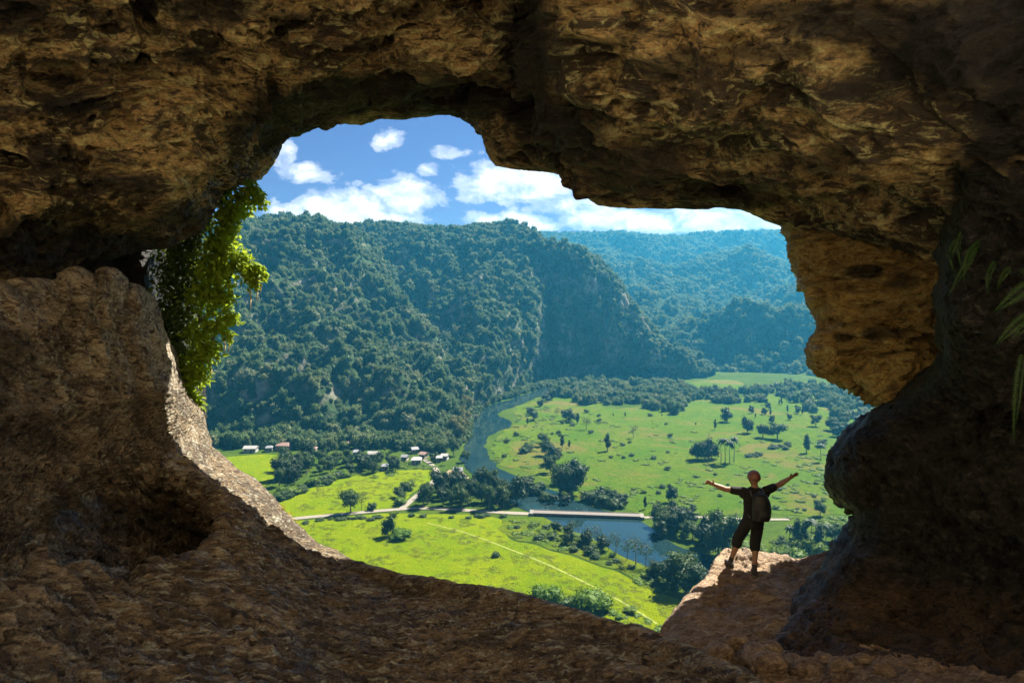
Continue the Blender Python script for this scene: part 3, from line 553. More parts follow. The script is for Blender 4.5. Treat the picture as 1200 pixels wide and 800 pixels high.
def build_mountains():
    base = GX([(-500, 522), (0, 520), (240, 514), (300, 520), (380, 517), (440, 515), (500, 517), (530, 512), (545, 500), (554, 484)])
    r1 = PX([(-500, 430, 580), (0, 430, 580), (240, 437, 570), (300, 440, 570), (380, 441, 575), (440, 446, 585), (490, 458, 600), (520, 472, 610), (540, 480, 617), (555, 481, 624)])
    r2 = PX([(-500, 345, 690), (0, 350, 690), (240, 352, 690), (300, 348, 695), (360, 348, 700), (410, 362, 705), (450, 392, 700), (490, 430, 680), (522, 458, 655), (556, 477, 632)])
    r3 = PX([(-500, 262, 800), (0, 275, 800), (200, 286, 800), (285, 271, 800), (345, 260, 820), (385, 269, 830), (420, 280, 835), (452, 320, 800), (490, 384, 745), (524, 436, 695), (558, 473, 640)])
    r4 = PX([(-500, 330, 1000), (0, 330, 1000), (200, 330, 1000), (345, 320, 1000), (420, 340, 960), (452, 370, 900), (490, 420, 840), (524, 455, 760), (562, 474, 665)])
    a = mountain([base, r1, r2, r3, r4], 420, [50, 70, 80, 40], 22, 140, 34, ridge=3)
    base = PX([(250, 470, 760), (450, 470, 700), (530, 476, 655)]) + GX([(560, 476), (590, 466), (618, 456), (636, 450), (660, 447), (700, 445), (750, 444), (800, 442), (822, 442)])
    r1 = PX([(250, 420, 850), (450, 410, 800), (530, 405, 760), (560, 400, 735), (590, 395, 755), (618, 390, 810), (637, 385, 858), (660, 382, 862), (700, 384, 866), (740, 404, 866), (770, 421, 866), (800, 433, 866), (824, 441, 866)])
    r2 = PX([(250, 340, 930), (450, 330, 900), (530, 330, 880), (560, 328, 860), (590, 325, 862), (618, 322, 880), (637, 320, 888), (660, 322, 884), (700, 334, 882), (740, 380, 878), (770, 405, 874), (800, 425, 870), (826, 440, 868)])
    r3 = PX([(250, 292, 1000), (380, 277, 1010), (445, 269, 1020), (480, 269, 1020), (530, 274, 1015), (560, 270, 1000), (600, 268, 975), (622, 277, 950), (642, 292, 920), (666, 293, 905), (690, 302, 900), (704, 312, 898), (718, 334, 895), (742, 367, 888), (770, 396, 880), (800, 421, 874), (828, 440, 870)])
    r4 = PX([(250, 350, 1250), (450, 330, 1250), (530, 330, 1250), (600, 330, 1200), (642, 340, 1100), (704, 355, 1050), (742, 390, 1000), (770, 410, 960), (800, 430, 930), (840, 440, 900)])
    b = mountain([base, r1, r2, r3, r4], 460, [60, 70, 60, 40], 12, 80, 20, ridge=3)
    def mog(p):
        s = 0
        for px, py, d, hh, rr in ((890, 425, 1010, 46, 75), (830, 415, 1060, 38, 70), (955, 425, 1040, 44, 80), (720, 325, 1750, 55, 120), (845, 325, 1700, 60, 130), (780, 345, 1520, 45, 110), (905, 335, 1620, 50, 120),
                                  (690, 365, 1400, 40, 90), (760, 390, 1230, 38, 80), (830, 375, 1330, 40, 90), (900, 375, 1330, 45, 95), (960, 370, 1380, 45, 100), (640, 330, 1700, 50, 110), (1030, 390, 1250, 50, 110)):
            c = P(px, py, d); r2_ = ((p[:, 0] - c[0]) ** 2 + (p[:, 1] - c[1]) ** 2) / rr ** 2
            s = s + (0.75 if px > 780 and py > 360 else 1.1) * hh * np.exp(-r2_ ** 1.5)
        c = fbm(p / 190, 2, 0.5, True)
        return s + 42 * np.maximum(c, 0) - 12
    base = GX([(560, 436), (700, 436), (800, 438), (900, 440), (1000, 446), (1100, 448), (1500, 450)])
    r1 = PX([(560, 408, 1180), (700, 408, 1150), (800, 414, 1110), (900, 416, 1080), (1000, 418, 1060), (1100, 415, 1050), (1500, 400, 1050)])
    r2 = PX([(560, 368, 1560), (700, 368, 1530), (800, 372, 1500), (900, 374, 1450), (1000, 375, 1400), (1100, 365, 1380), (1500, 350, 1350)])
    r3 = PX([(560, 322, 1950), (700, 320, 1930), (800, 322, 1930), (900, 322, 1900), (1000, 325, 1850), (1100, 320, 1800), (1500, 310, 1750)])
    r4 = PX([(520, 280, 2250), (600, 278, 2250), (640, 280, 2250), (700, 278, 2250), (760, 281, 2250), (830, 278, 2250), (870, 275, 2220), (925, 277, 2180), (1000, 282, 2150), (1100, 276, 2100), (1500, 270, 2050)])
    r5 = PX([(520, 330, 2700), (1000, 330, 2700), (1500, 330, 2600)])
    c = mountain([base, r1, r2, r3, r4, r5], 460, [50, 80, 80, 60, 30], 20, 210, 16, mog, ridge=4)
    # the hillside under the cave mouth
    r = lambda y, z: [(x, y + 0.0006 * x * x * (y < 40), z, x, 0) for x in (-400, -150, -40, 0, 40, 150, 400)]
    h = mountain([r(60, -4), r(38, 30), r(19, 68), r(14, 82)], 120, [20, 20, 12], 2.0, 20, 1.5)
    return a, b, c, h
MOUNT = build_mountains()

# ------------------------------------------------------------------ foliage
def leaf_mat(name, col, col2, trans=0.30, tcol=None, var=0.5, kinds=None):
    m, t = new_mat(name)
    oi = t.n('ShaderNodeObjectInfo')
    co = t.n('ShaderNodeTexCoord').outputs['Object']
    c = t.mix(oi.outputs['Random'], col, col2) if kinds is None else t.ramp(oi.outputs['Random'], kinds)
    c = t.mix(t.math('MULTIPLY', t.noise(co, 0.9, 3), var), c, [x * 0.55 for x in col])
    d = t.n('ShaderNodeBsdfPrincipled', ins={'Base Color': c, 'Roughness': 0.62})
    d.inputs['Specular IOR Level'].default_value = 0.25
    tr = t.n('ShaderNodeBsdfTranslucent', ins={'Color': t.mix(0.5, c, tcol or col2)})
    mx = t.n('ShaderNodeMixShader', ins={0: trans})
    t.t.links.new(d.outputs[0], mx.inputs[1]); t.t.links.new(tr.outputs[0], mx.inputs[2])
    t.t.links.new(mx.outputs[0], t.n('ShaderNodeOutputMaterial').inputs[0])
    return m
M_forest = leaf_mat('forest_leaves', (0.036, 0.084, 0.0176), (0.16, 0.196, 0.068), 0.36, None, 0.5, [(0.0, (0.024, 0.06, 0.0128)), (0.35, (0.044, 0.096, 0.0192)), (0.65, (0.08, 0.132, 0.0272)), (0.86, (0.136, 0.16, 0.048)), (1.0, (0.168, 0.18, 0.096))])
M_leaf = leaf_mat('tree_leaves', (0.02583, 0.05741, 0.009184), (0.05454, 0.09184, 0.01493), 0.32)
M_dleaf = leaf_mat('dark_tree_leaves', (0.01493, 0.03445, 0.008608), (0.02755, 0.05454, 0.01263), 0.22)
M_yleaf = leaf_mat('yellowing_leaves', (0.1435, 0.1248, 0.02496), (0.09984, 0.1186, 0.01872), 0.3)
M_bush = leaf_mat('bright_bush_leaves', (0.06889, 0.1435, 0.005741), (0.1263, 0.1837, 0.00804), 0.42)
M_bark = simple_mat('bark', (0.13, 0.10, 0.07), 0.9, 0.35, 2.0, 0.5)
def quads(cent, nrm, size, r, aspect=1.4):
    """leaf quads: centre, facing, size"""
    n = len(cent)
    t = r.normal(size=(n, 3)); t -= (t * nrm).sum(1, keepdims=True) * nrm; t /= np.linalg.norm(t, axis=1, keepdims=True)
    b = np.cross(nrm, t)
    s = size[:, None]
    v = np.stack([cent - t * s * aspect, cent - b * s * 0.6 + nrm * s * 0.15, cent + t * s * aspect, cent + b * s * 0.6 + nrm * s * 0.15], 1)
    return v.reshape(-1, 3)
def crown_mesh(name, seed, lobes, n_leaf, leaf, core=True, gap=0.0, mat=None, up=0.25):
    """lobes: (x, y, z, rx, ry, rz); leaves scattered through the shell of every lobe"""
    r = np.random.default_rng(seed)
    V, F, k = [], [], 0
    vol = np.array([l[3] * l[4] for l in lobes]); cnt = (n_leaf * vol / vol.sum()).astype(int)
    for l, c in zip(lobes, cnt):
        d = r.normal(size=(c, 3)); d /= np.linalg.norm(d, axis=1, keepdims=True)
        if gap:
            keep = perlin(d * 2.3 + seed * 3.7 + l[0]) > -gap; d = d[keep]
        rad = 1 - 0.42 * r.random(len(d)) ** 2 + 0.12 * perlin(d * 3 + seed)
        p = np.array(l[:3]) + d * rad[:, None] * np.array(l[3:6])
        nn = d * 0.8 + r.normal(size=d.shape) * 0.55 + np.array([0, 0, up]); nn /= np.linalg.norm(nn, axis=1, keepdims=True)
        v = quads(p, nn, leaf * (0.7 + 0.6 * r.random(len(d))), r, 1.1)
        V.append(v); F.append(np.arange(len(v)).reshape(-1, 4) + k); k += len(v)
    if core:
        for l in lobes:
            bm = bmesh.new(); bmesh.ops.create_icosphere(bm, subdivisions=2, radius=1)
            v = np.array([x.co for x in bm.verts]); f = [[a.index for a in q.verts] for q in bm.faces]; bm.free()
            v = v * (0.62 + 0.20 * perlin(v * 2 + seed))[:, None] * np.array(l[3:6]) + np.array(l[:3])
            V.append(v); F.append(np.array([[a, b, c, c] for a, b, c in f]) + k); k += len(v)
    V = np.concatenate(V)
    me = bpy.data.meshes.new(name)
    faces = [tuple(q) if q[2] != q[3] else tuple(q[:3]) for q in np.concatenate(F).tolist()]
    me.from_pydata(V.tolist(), [], faces); me.update()
    if mat: me.materials.append(mat)
    return me
def rand_lobes(seed, n, R0, H, flat=1.0, low=0.35):
    r = np.random.default_rng(seed); L = [(0, 0, H * 0.66, R0 * 0.72, R0 * 0.72, H * 0.30)]
    for i in range(n):
        a = 2 * math.pi * (i + r.random() * 0.7) / n; q = R0 * (0.45 + 0.25 * r.random()); s = R0 * (0.36 + 0.22 * r.random())
        L.append((q * math.cos(a), q * math.sin(a), H * (low + (0.86 - low) * r.random()), s, s, s * flat * (0.75 + 0.3 * r.random())))
    return L
# --- continuous forest on the slopes: instanced crowns
src = bpy.data.collections.new('forest_crowns')
for i in range(6):
    L = [(0, 0, 0.55, 0.85, 0.85, 0.62)] + [(0.55 * math.cos(a + i), 0.55 * math.sin(a + i), 0.55 + 0.35 * math.sin(3 * a + i), 0.48, 0.48, 0.42) for a in (0.3, 1.6, 2.9, 4.1, 5.3)]
    me = crown_mesh('forest_crown', 50 + i, L, 460, 0.13, True, 0.0, M_forest, 0.55)
    o = bpy.data.objects.new('forest_crown', me); src.objects.link(o)
def gn_scatter(name, pts, scl, rotz, pick, coll, mat, label=None, cat=None):
    me = bpy.data.meshes.new(name); n = len(pts)
    me.vertices.add(n); me.vertices.foreach_set('co', np.asarray(pts, np.float32).ravel())
    a = me.attributes.new('sc', 'FLOAT_VECTOR', 'POINT'); a.data.foreach_set('vector', np.asarray(scl, np.float32).ravel())
    a = me.attributes.new('rz', 'FLOAT_VECTOR', 'POINT'); a.data.foreach_set('vector', np.stack([0 * rotz, 0 * rotz, rotz], 1).astype(np.float32).ravel())
    a = me.attributes.new('pk', 'INT', 'POINT'); a.data.foreach_set('value', np.asarray(pick, np.int32))
    me.materials.append(mat)
    o = link(name, me); tag(o, label, cat, None, 'stuff')
    ng = bpy.data.node_groups.new(name, 'GeometryNodeTree')
    ng.interface.new_socket('Geometry', in_out='INPUT', socket_type='NodeSocketGeometry')
    ng.interface.new_socket('Geometry', in_out='OUTPUT', socket_type='NodeSocketGeometry')
    N = ng.nodes; gi = N.new('NodeGroupInput'); go = N.new('NodeGroupOutput')
    ci = N.new('GeometryNodeCollectionInfo'); ci.inputs['Collection'].default_value = coll
    ci.inputs['Separate Children'].default_value = True; ci.inputs['Reset Children'].default_value = True
    ip = N.new('GeometryNodeInstanceOnPoints'); ip.inputs['Pick Instance'].default_value = True
    def attr(nm, ty):
        q = N.new('GeometryNodeInputNamedAttribute'); q.data_type = ty; q.inputs[0].default_value = nm; return q.outputs[0]
    ng.links.new(gi.outputs[0], ip.inputs['Points']); ng.links.new(ci.outputs[0], ip.inputs['Instance'])
    ng.links.new(attr('pk', 'INT'), ip.inputs['Instance Index'])
    ng.links.new(attr('rz', 'FLOAT_VECTOR'), ip.inputs['Rotation']); ng.links.new(attr('sc', 'FLOAT_VECTOR'), ip.inputs['Scale'])
    ng.links.new(ip.outputs[0], go.inputs[0])
    o.modifiers.new('scatter', 'NODES').node_group = ng
    return o
def sample_mesh(o, density, mask=None):
    me = o.data; nv = len(me.vertices); co = np.zeros(nv * 3, np.float32); me.vertices.foreach_get('co', co); co = co.reshape(-1, 3)
    f = np.zeros(len(me.polygons) * 4, np.int32); me.polygons.foreach_get('vertices', f); q = co[f.reshape(-1, 4)]
    nrm = np.cross(q[:, 2] - q[:, 0], q[:, 3] - q[:, 1]); ar = 0.5 * np.linalg.norm(nrm, axis=1)
    hz = np.abs(nrm[:, 2]) * 0.5
    w = np.maximum(hz, 0.45 * ar)                                  # trees per plan area, steep faces thinner
    n = int(w.sum() * density); idx = rng.choice(len(q), n, p=w / w.sum())
    a, b = rng.random((n, 1)), rng.random((n, 1)); s = q[idx]
    p = (s[:, 0] * (1 - a) + s[:, 1] * a) * (1 - b) + (s[:, 3] * (1 - a) + s[:, 2] * a) * b
    return p, nrm[idx, 2] / (np.linalg.norm(nrm[idx], axis=1) + 1e-9)
def in_view(p, m=120):
    d = p[:, 1] * _c - (p[:, 2] - CAMZ) * _s
    px = 600 + 800 * p[:, 0] / np.maximum(d, 1); return (px > 190 - m) & (px < 1050 + m) & (p[:, 1] > 30)
def forest(o, density, size, label, cliff=0.0):
    p, nz = sample_mesh(o, density); nz = np.abs(nz)
    k = in_view(p)
    if cliff: k &= ~((nz < 0.5) & (fbm(p / 28 + 9, 4) > cliff)); 
    p = p[k]; n = len(p)
    s = size * (0.45 + 1.15 * rng.random(n) ** 2.0)
    gn_scatter('forest', p - np.array([0, 0, 0.5]), np.stack([s, s, s * (0.9 + 0.9 * rng.random(n))], 1), rng.random(n) * 6.28, rng.integers(0, 6, n), src, M_forest, label, 'forest')
    return n
def build_forest():
    a, b, c, h = MOUNT
    k = [forest(a, 1 / 20., 3.4, 'dense dark green forest covering the near left mountain'),
         forest(b, 1 / 20., 3.5, 'forest clinging to the long ridge with the shaded cliff', 0.12),
         forest(c, 1 / 46., 5.2, 'hazy blue green forest over the far rounded hills'),
         ]
    print('forest', k)
build_forest()

# --- single trees: one of each kind, then copies
def trunk_mesh(name, H, r0, limbs, seed, lean=0.0):
    r = np.random.default_rng(seed); bm = bmesh.new()
    def tube(pts, rad, n=7):
        prev = None
        for i, (p, q) in enumerate(zip(pts, rad)):
            d = (Vector(pts[min(i + 1, len(pts) - 1)]) - Vector(pts[max(i - 1, 0)])).normalized()
            a = d.orthogonal().normalized(); b = d.cross(a)
            ring = [bm.verts.new(Vector(p) + (a * math.cos(t) + b * math.sin(t)) * q) for t in np.linspace(0, 2 * math.pi, n, endpoint=False)]
            if prev:
                for k in range(n): bm.faces.new((prev[k], prev[(k + 1) % n], ring[(k + 1) % n], ring[k]))
            prev = ring
    top = Vector((lean, 0, H)); tube([(0, 0, -0.3), (lean * .2, 0.05, H * .3), (lean * .55, -.05, H * .65), tuple(top)], [r0 * 1.3, r0, r0 * .75, r0 * .45])
    for i in range(limbs):
        a = 2 * math.pi * (i + .4 * r.random()) / limbs; z0 = H * (.5 + .4 * r.random()); L = H * (.35 + .25 * r.random())
        b = (lean * z0 / H, 0, z0)
        tube([b, (b[0] + L * .5 * math.cos(a), L * .5 * math.sin(a), z0 + L * .35), (b[0] + L * math.cos(a), L * math.sin(a), z0 + L * .85)], [r0 * .5, r0 * .35, r0 * .12], 5)
    me = bpy.data.meshes.new(name); bm.to_mesh(me); bm.free(); me.materials.append(M_bark)
    for p in me.polygons: p.use_smooth = True
    return me
def palm_crown(seed, H, mat):
    r = np.random.default_rng(seed); V, F = [], []
    for k in range(18):
        a = 2 * math.pi * k / 18 + r.random() * .3; up = r.uniform(-.2, 1.1); L = r.uniform(2.4, 3.2); pr = None
        for i, t in enumerate(np.linspace(0, 1, 7)):
            rad = L * t * math.cos(up * .6) ; z = H + L * (math.sin(up) * t - 0.85 * t * t); w = .55 * math.sin(math.pi * min(1, .15 + t * .85)) + .05
            c = np.array([math.cos(a) * rad, math.sin(a) * rad, z]); sd = np.array([-math.sin(a), math.cos(a), 0]) * w
            V += [tuple(c - sd - (0, 0, .25 * w)), tuple(c), tuple(c + sd - (0, 0, .25 * w))]; n = len(V)
            if pr is not None: F += [(pr, pr + 1, n - 2, n - 3), (pr + 1, pr + 2, n - 1, n - 2)]
            pr = n - 3
    me = bpy.data.meshes.new('palm_crown'); me.from_pydata(V, [], F); me.materials.append(mat); return me
def tree_proto(name, trunk, crown):
    e = empty(name, (0, 0, 0)); link('trunk', trunk, None, e); link('crown', crown, None, e); return e
# every prototype stands 10 m tall (shrubs 4 m) and is copied at the scale of the tree it stands for
PROTO = {}
def protos():
    for i in range(4):
        PROTO['broad%d' % i] = ('broadleaf_tree', 10, tree_proto('broadleaf_tree', trunk_mesh('trunk', 6, .28, 5, i), crown_mesh('crown', 100 + i, rand_lobes(100 + i, 8, 4.3, 9.2), 2000, .34, True, .06, M_leaf)))
        PROTO['dark%d' % i] = ('broadleaf_tree', 10, tree_proto('broadleaf_tree', trunk_mesh('trunk', 6, .30, 5, 20 + i), crown_mesh('crown', 120 + i, rand_lobes(120 + i, 9, 4.8, 9.0, 1, .28), 2200, .34, True, .06, M_dleaf)))
    for i in range(3):
        PROTO['shrub%d' % i] = ('shrub', 4, tree_proto('shrub', trunk_mesh('stem', 1.8, .08, 6, 40 + i), crown_mesh('crown', 140 + i, [(x, y, z * .55 + .2, a, b, c * .8) for x, y, z, a, b, c in rand_lobes(140 + i, 8, 2.6, 4.6, 1, .2)], 900, .20, True, .3, M_bush)))
        PROTO['dshrub%d' % i] = ('shrub', 4, tree_proto('shrub', trunk_mesh('stem', 1.8, .08, 6, 50 + i), crown_mesh('crown', 150 + i, [(x, y, z * .6 + .1, a, b, c * .85) for x, y, z, a, b, c in rand_lobes(150 + i, 8, 2.6, 4.4, 1, .2)], 900, .20, True, .25, M_leaf)))
    for i in range(2):
        PROTO['palm%d' % i] = ('palm_tree', 10, tree_proto('palm_tree', trunk_mesh('trunk', 8.6, .16, 0, 60 + i, .5 - i), palm_crown(60 + i, 8.5, M_dleaf)))
        PROTO['tall%d' % i] = ('slender_tree', 10, tree_proto('slender_tree', trunk_mesh('trunk', 7, .22, 4, 70 + i), crown_mesh('crown', 170 + i, [(0, 0, 8.2, 1.2, 1.2, 1.7), (.4, .2, 6.0, 1.7, 1.6, 1.9), (-.4, -.3, 4.0, 1.6, 1.7, 1.8), (.5, -.4, 2.6, 1.2, 1.2, 1.2)], 1100, .30, True, .2, M_dleaf)))
        PROTO['thin%d' % i] = ('thin_tree', 10, tree_proto('thin_tree', trunk_mesh('trunk', 8, .16, 7, 80 + i), crown_mesh('crown', 180 + i, rand_lobes(180 + i, 7, 3.2, 9.6, 1, .45), 420, .26, False, .1, M_leaf)))
        PROTO['yellow%d' % i] = ('yellowing_tree', 10, tree_proto('yellowing_tree', trunk_mesh('trunk', 6, .22, 5, 90 + i), crown_mesh('crown', 190 + i, rand_lobes(190 + i, 8, 3.2, 9.6), 1700, .32, True, .2, M_yleaf)))
protos()
USED = set()
def plant(kind, px, py, hpx, label, group=None, widen=1.0, cat=None):
    nm, H, proto = PROTO[kind]
    x, y, z = G(px, py); d = y * _c + (CAMZ) * _s
    s = hpx * d / 800 / math.cos(math.atan2(CAMZ, y)) / H
    o = proto if kind not in USED else copy_tree(proto)
    USED.add(kind)
    o.location = (x, y, -0.15); o.scale = (s * widen, s * widen, s); o.rotation_euler = (0, 0, random.uniform(0, 6.28))
    tag(o, label, cat or {'shrub': 'bush'}.get(nm, 'tree'), group); return o
def pick(*k): return random.choice([a + str(i) for a in k for i in range(4 if a in ('broad', 'dark') else 3 if 'shrub' in a else 2)])
def grove(n, poly, hr, kinds, label, group, widen=1.0):
    """n trees at random feet inside a polygon measured on the photograph"""
    p = np.array(poly, float); out = []; tries = 0
    while len(out) < n and tries < 6000:
        tries += 1
        q = rng.uniform(p.min(0), p.max(0)); ins = False
        for (x1, y1), (x2, y2) in zip(p, np.roll(p, -1, 0)):
            if (y1 > q[1]) != (y2 > q[1]) and q[0] < (x2 - x1) * (q[1] - y1) / (y2 - y1) + x1: ins = not ins
        if not ins: continue
        if any(abs(q[0] - a) < hr[0] * .33 and abs(q[1] - b) < hr[0] * .16 for a, b in out): continue
        out.append(tuple(q))
    for a, b in out: plant(pick(*kinds), a, b, rng.uniform(*hr), label, group, widen)
def build_trees():
    # standing alone in the far meadow
    for k, a, b, h, w, lab in (
        ('tall0', 712, 528, 21, 1.0, 'slender dark tree alone in the middle of the far meadow'),
        ('dark0', 787, 588, 22, .72, 'dark cone shaped tree alone in the meadow left of the person'),
        ('thin0', 742, 513, 17, 1.1, 'thin pale green tree on the dry patch of the far meadow'),
        ('thin1', 687, 503, 16, 1.3, 'pale wispy tree beside a dry brown strip of the far meadow'),
        ('thin0', 653, 488, 12, 1.1, 'bare small tree near the top of the meadow by the river bend'),
        ('tall1', 756, 596, 15, .8, 'short dark tree just above the right end of the bridge'),
        ('tall0', 945, 530, 22, 1.0, 'tall narrow dark tree in the meadow up from the raised right hand'),
        ('palm0', 962, 540, 22, 1.0, 'leaning dark palm in the meadow close to the cave boulder'),
        ('dark2', 851, 494, 19, .8, 'dark round tree at the edge of the far wood'),
        ('tall1', 838, 503, 13, .7, 'small dark narrow tree next to the round tree by the far wood'),
        ('dark3', 894, 512, 17, .9, 'wide dark tree left in the clump beside the brown thicket'),
        ('broad1', 911, 514, 20, 1.25, 'wide greyish tree above the brown thicket in the meadow'),
        ('dark1', 876, 507, 20, .75, 'dark tree at the left end of the meadow tree clump'),
        ('broad2', 963, 523, 10, 1.4, 'low flat topped tree beside the leaning palm'),
        ('broad0', 411, 601, 31, .88, 'round green tree alone beside the pale road and left field'),
        ('thin1', 424, 598, 24, .7, 'thin grey tree leaning on the round roadside tree'),
        ('dshrub0', 436, 597, 11, .8, 'small dark bush by the road right of the round tree'),
        ('dark1', 455, 628, 25, .68, 'dark ragged tree alone in the near bright field'),
        ('shrub1', 469, 630, 14, 1.7, 'low pale green bush spreading beside the ragged field tree'),
        ('dshrub2', 581, 651, 8, 1.0, 'single small bush in the near field by the footpath'),
        ('shrub2', 462, 604, 8, 1.3, 'small bush on the near verge of the road above the ragged tree'),
        ('broad3', 532, 533, 23, .85, 'round green tree at the river end of the village'),
        ('broad0', 545, 541, 15, .9, 'low pale tree on the river bank below the yellow trees'),
        ('broad2', 961, 604, 20, .8, 'round dark tree by the road beside the cave boulder'),
        ('broad1', 849, 655, 56, .78, 'tall dark tree on the far river bank just left of the person'),
        ('broad3', 804, 694, 48, 1.0, 'large dark tree on the near river bank left of the rock ledge'),
        ):
        plant(k, a, b, h, lab, None, w)
    for a, b, h in ((817, 538, 24), (826, 538, 26), (834, 537, 23)): plant(pick('dark'), a, b, h, 'dark rounded tree in the close trio at the middle of the meadow', 'three dark trees in the meadow', .8)
    for a, b, h in ((845, 541, 30), (850, 543, 32), (855, 543, 29), (860, 540, 31)): plant(pick('palm'), a, b, h, 'tall palm in the row of four right of the three dark trees', 'four palms beside the dark trio', .8)
    for a, b, h in ((664, 492, 15), (670, 494, 12), (677, 496, 13)): plant(pick('dark', 'tall'), a, b, h, 'small dark tree in the row at the upper left of the meadow', 'small row of dark meadow trees')
    for a, b, h in ((659, 524, 15), (667, 524, 9)): plant(pick('tall'), a, b, h, 'dark pillar shaped tree beside the bank trees and dry patch', 'two pillar shaped trees')
    for a, b, h in ((613, 530, 10), (619, 528, 12), (594, 518, 6), (591, 535, 5), (605, 510, 6)): plant(pick('dshrub'), a, b, h, 'small dark bush on the green river flat inside the bend', 'bushes on the river flat')
    for a, b, h, w in ((640, 533, 22, .9), (648, 543, 24, .9), (645, 553, 22, .9), (636, 522, 16, .9), (657, 578, 36, .85), (670, 580, 38, .9), (680, 570, 28, .8), (665, 566, 30, .9)):
        plant(pick('dark', 'broad'), a, b, h, 'dark tree in the line along the far river bank above the bridge', 'bank trees above the bridge', w)
    grove(16, [(684, 582), (700, 578), (730, 592), (742, 600), (715, 598), (690, 590)], (8, 17), ('dshrub', 'dark'), 'low dark shrub on the far bank just above the bridge', 'shrubs above the bridge')
    for a, b, h in ((622, 486, 10), (626, 492, 12), (633, 476, 9), (640, 470, 12), (646, 468, 13), (618, 497, 8), (620, 484, 8)): plant(pick('dark', 'tall'), a, b, h, 'dark small tree along the upper river bank of the far meadow', 'trees on the upper river bank')
    grove(26, [(872, 470), (960, 466), (965, 480), (930, 492), (925, 503), (890, 494), (870, 482)], (6, 10), ('tall', 'dark'), 'small dark tree scattered between the far wood and the tree clump', 'scattered trees below the far wood', .8)
    grove(24, [(950, 500), (985, 488), (1040, 478), (1100, 480), (1090, 505), (1010, 512), (985, 522), (965, 512)], (11, 17), ('broad', 'dark'), 'tree in the dense patch right of the meadow behind the boulder', 'trees at the right edge of the meadow')
    grove(9, [(893, 524), (928, 520), (926, 526), (900, 528)], (4, 6), ('dshrub',), 'low greyish bush in the brown thicket in the meadow', 'thicket in the meadow', 1.2)
    grove(7, [(873, 533), (898, 531), (898, 534), (873, 536)], (4, 5), ('dshrub',), 'dark low bush in the short hedge across the meadow', 'short hedge in the meadow', 1.1)
    grove(34, [(690, 510), (760, 520), (840, 550), (960, 560), (1000, 580), (960, 598), (780, 596), (720, 580), (680, 550)], (3, 6), ('dshrub', 'shrub'), 'low dark green bush dotted over the open far meadow', 'bushes over the far meadow', 1.2)
    grove(16, [(640, 500), (690, 482), (780, 488), (830, 500), (800, 512), (700, 508), (650, 520)], (3, 6), ('dshrub', 'tall'), 'small dark bush along the upper dry part of the far meadow', 'bushes in the dry meadow')
    grove(9, [(594, 566), (612, 566), (650, 584), (672, 592), (664, 597), (640, 588), (604, 572)], (9, 16), ('dark', 'dshrub'), 'dark low tree leaning over the far water edge above the bridge', 'water edge trees above the bridge', 1.1)
    grove(10, [(560, 552), (570, 556), (600, 586), (626, 598), (616, 600), (590, 592), (566, 566)], (10, 18), ('broad', 'dark'), 'leafy tree on the near water edge between grove and bridge', 'near water edge trees above the bridge', 1.0)
    # around and below the bridge
    grove(12, [(752, 622), (775, 612), (800, 612), (828, 616), (830, 634), (810, 640), (775, 630)], (18, 32), ('broad', 'dark'), 'leafy tree on the far bank between bridge and person', 'far bank trees below the bridge', .9)
    for a, b, h in ((836, 634, 40), (828, 640, 34), (842, 648, 38)): plant(pick('dark'), a, b, h, 'big dark tree in the group touching the left side of the person', 'big trees left of the person', .8)
    grove(9, [(885, 652), (935, 645), (990, 650), (980, 675), (900, 672)], (16, 24), ('broad', 'shrub'), 'bright leafy tree beyond the rock ledge right of the person', 'bright trees beyond the ledge', 1.0)
    for a, b, h in ((925, 640, 26), (934, 644, 36), (942, 640, 30), (949, 646, 40), (959, 646, 34), (968, 640, 28)): plant(pick('tall', 'palm'), a, b, h, 'tall dark tree with bare trunk between the person and the boulder', 'tall trunks right of the person', .9)
    grove(14, [(972, 630), (1008, 622), (1030, 628), (1020, 648), (985, 645)], (16, 24), ('dark', 'broad'), 'dark tree in the row running behind the boulder by the road', 'dark trees behind the boulder', .9)
    grove(13, [(640, 612), (668, 622), (700, 638), (745, 658), (775, 670), (765, 676), (720, 660), (670, 640), (640, 625)], (12, 22), ('dark', 'dshrub', 'thin'), 'small tree on the near river bank below the bridge', 'near bank trees below the bridge', .85)
    for a, b, h in ((700, 640, 26), (722, 650, 28), (745, 661, 34), (757, 664, 30), (735, 655, 26)): plant(pick('thin'), a, b, h, 'thin half bare tree standing in front of the shining river', 'half bare trees by the river', .9)
    for a, b, h in ((783, 684, 30), (792, 690, 34), (815, 698, 40), (770, 676, 20)): plant(pick('dark', 'broad'), a, b, h, 'dark tree beside the largest near bank tree by the ledge', 'near bank trees by the ledge', .9)
    grove(40, [(600, 612), (640, 614), (690, 634), (740, 662), (800, 694), (812, 706), (770, 690), (720, 668), (660, 640), (610, 628)], (4, 8), ('shrub', 'dshrub'), 'low bush in the rough strip between bright field and river', 'bushes in the rough strip', 1.3)
    # bottom edge of the near field
    for a, b, h, w, lab in ((569, 698, 15, .9, 'small dark bush at the left end of the row below the near field'), (612, 706, 11, 1.2, 'low bush between two larger ones below the near field'),
                            (643, 711, 32, .95, 'tall loose bush in the middle of the row below the near field'), (693, 714, 34, 1.1, 'large bright bush at the right end of the row below the near field'),
                            (626, 707, 14, 1.1, 'bright low bush left of the tall loose one below the field'), (668, 712, 16, 1.2, 'low pale bush between the tall and the large one below the field')):
        plant(pick('shrub', 'dshrub'), a, b, h, lab, None, w)
    grove(22, [(560, 695), (620, 700), (700, 706), (740, 716), (740, 726), (690, 720), (600, 712)], (5, 10), ('shrub',), 'pale green low shrub along the bottom edge of the near field', 'shrubs below the near field', 1.5)
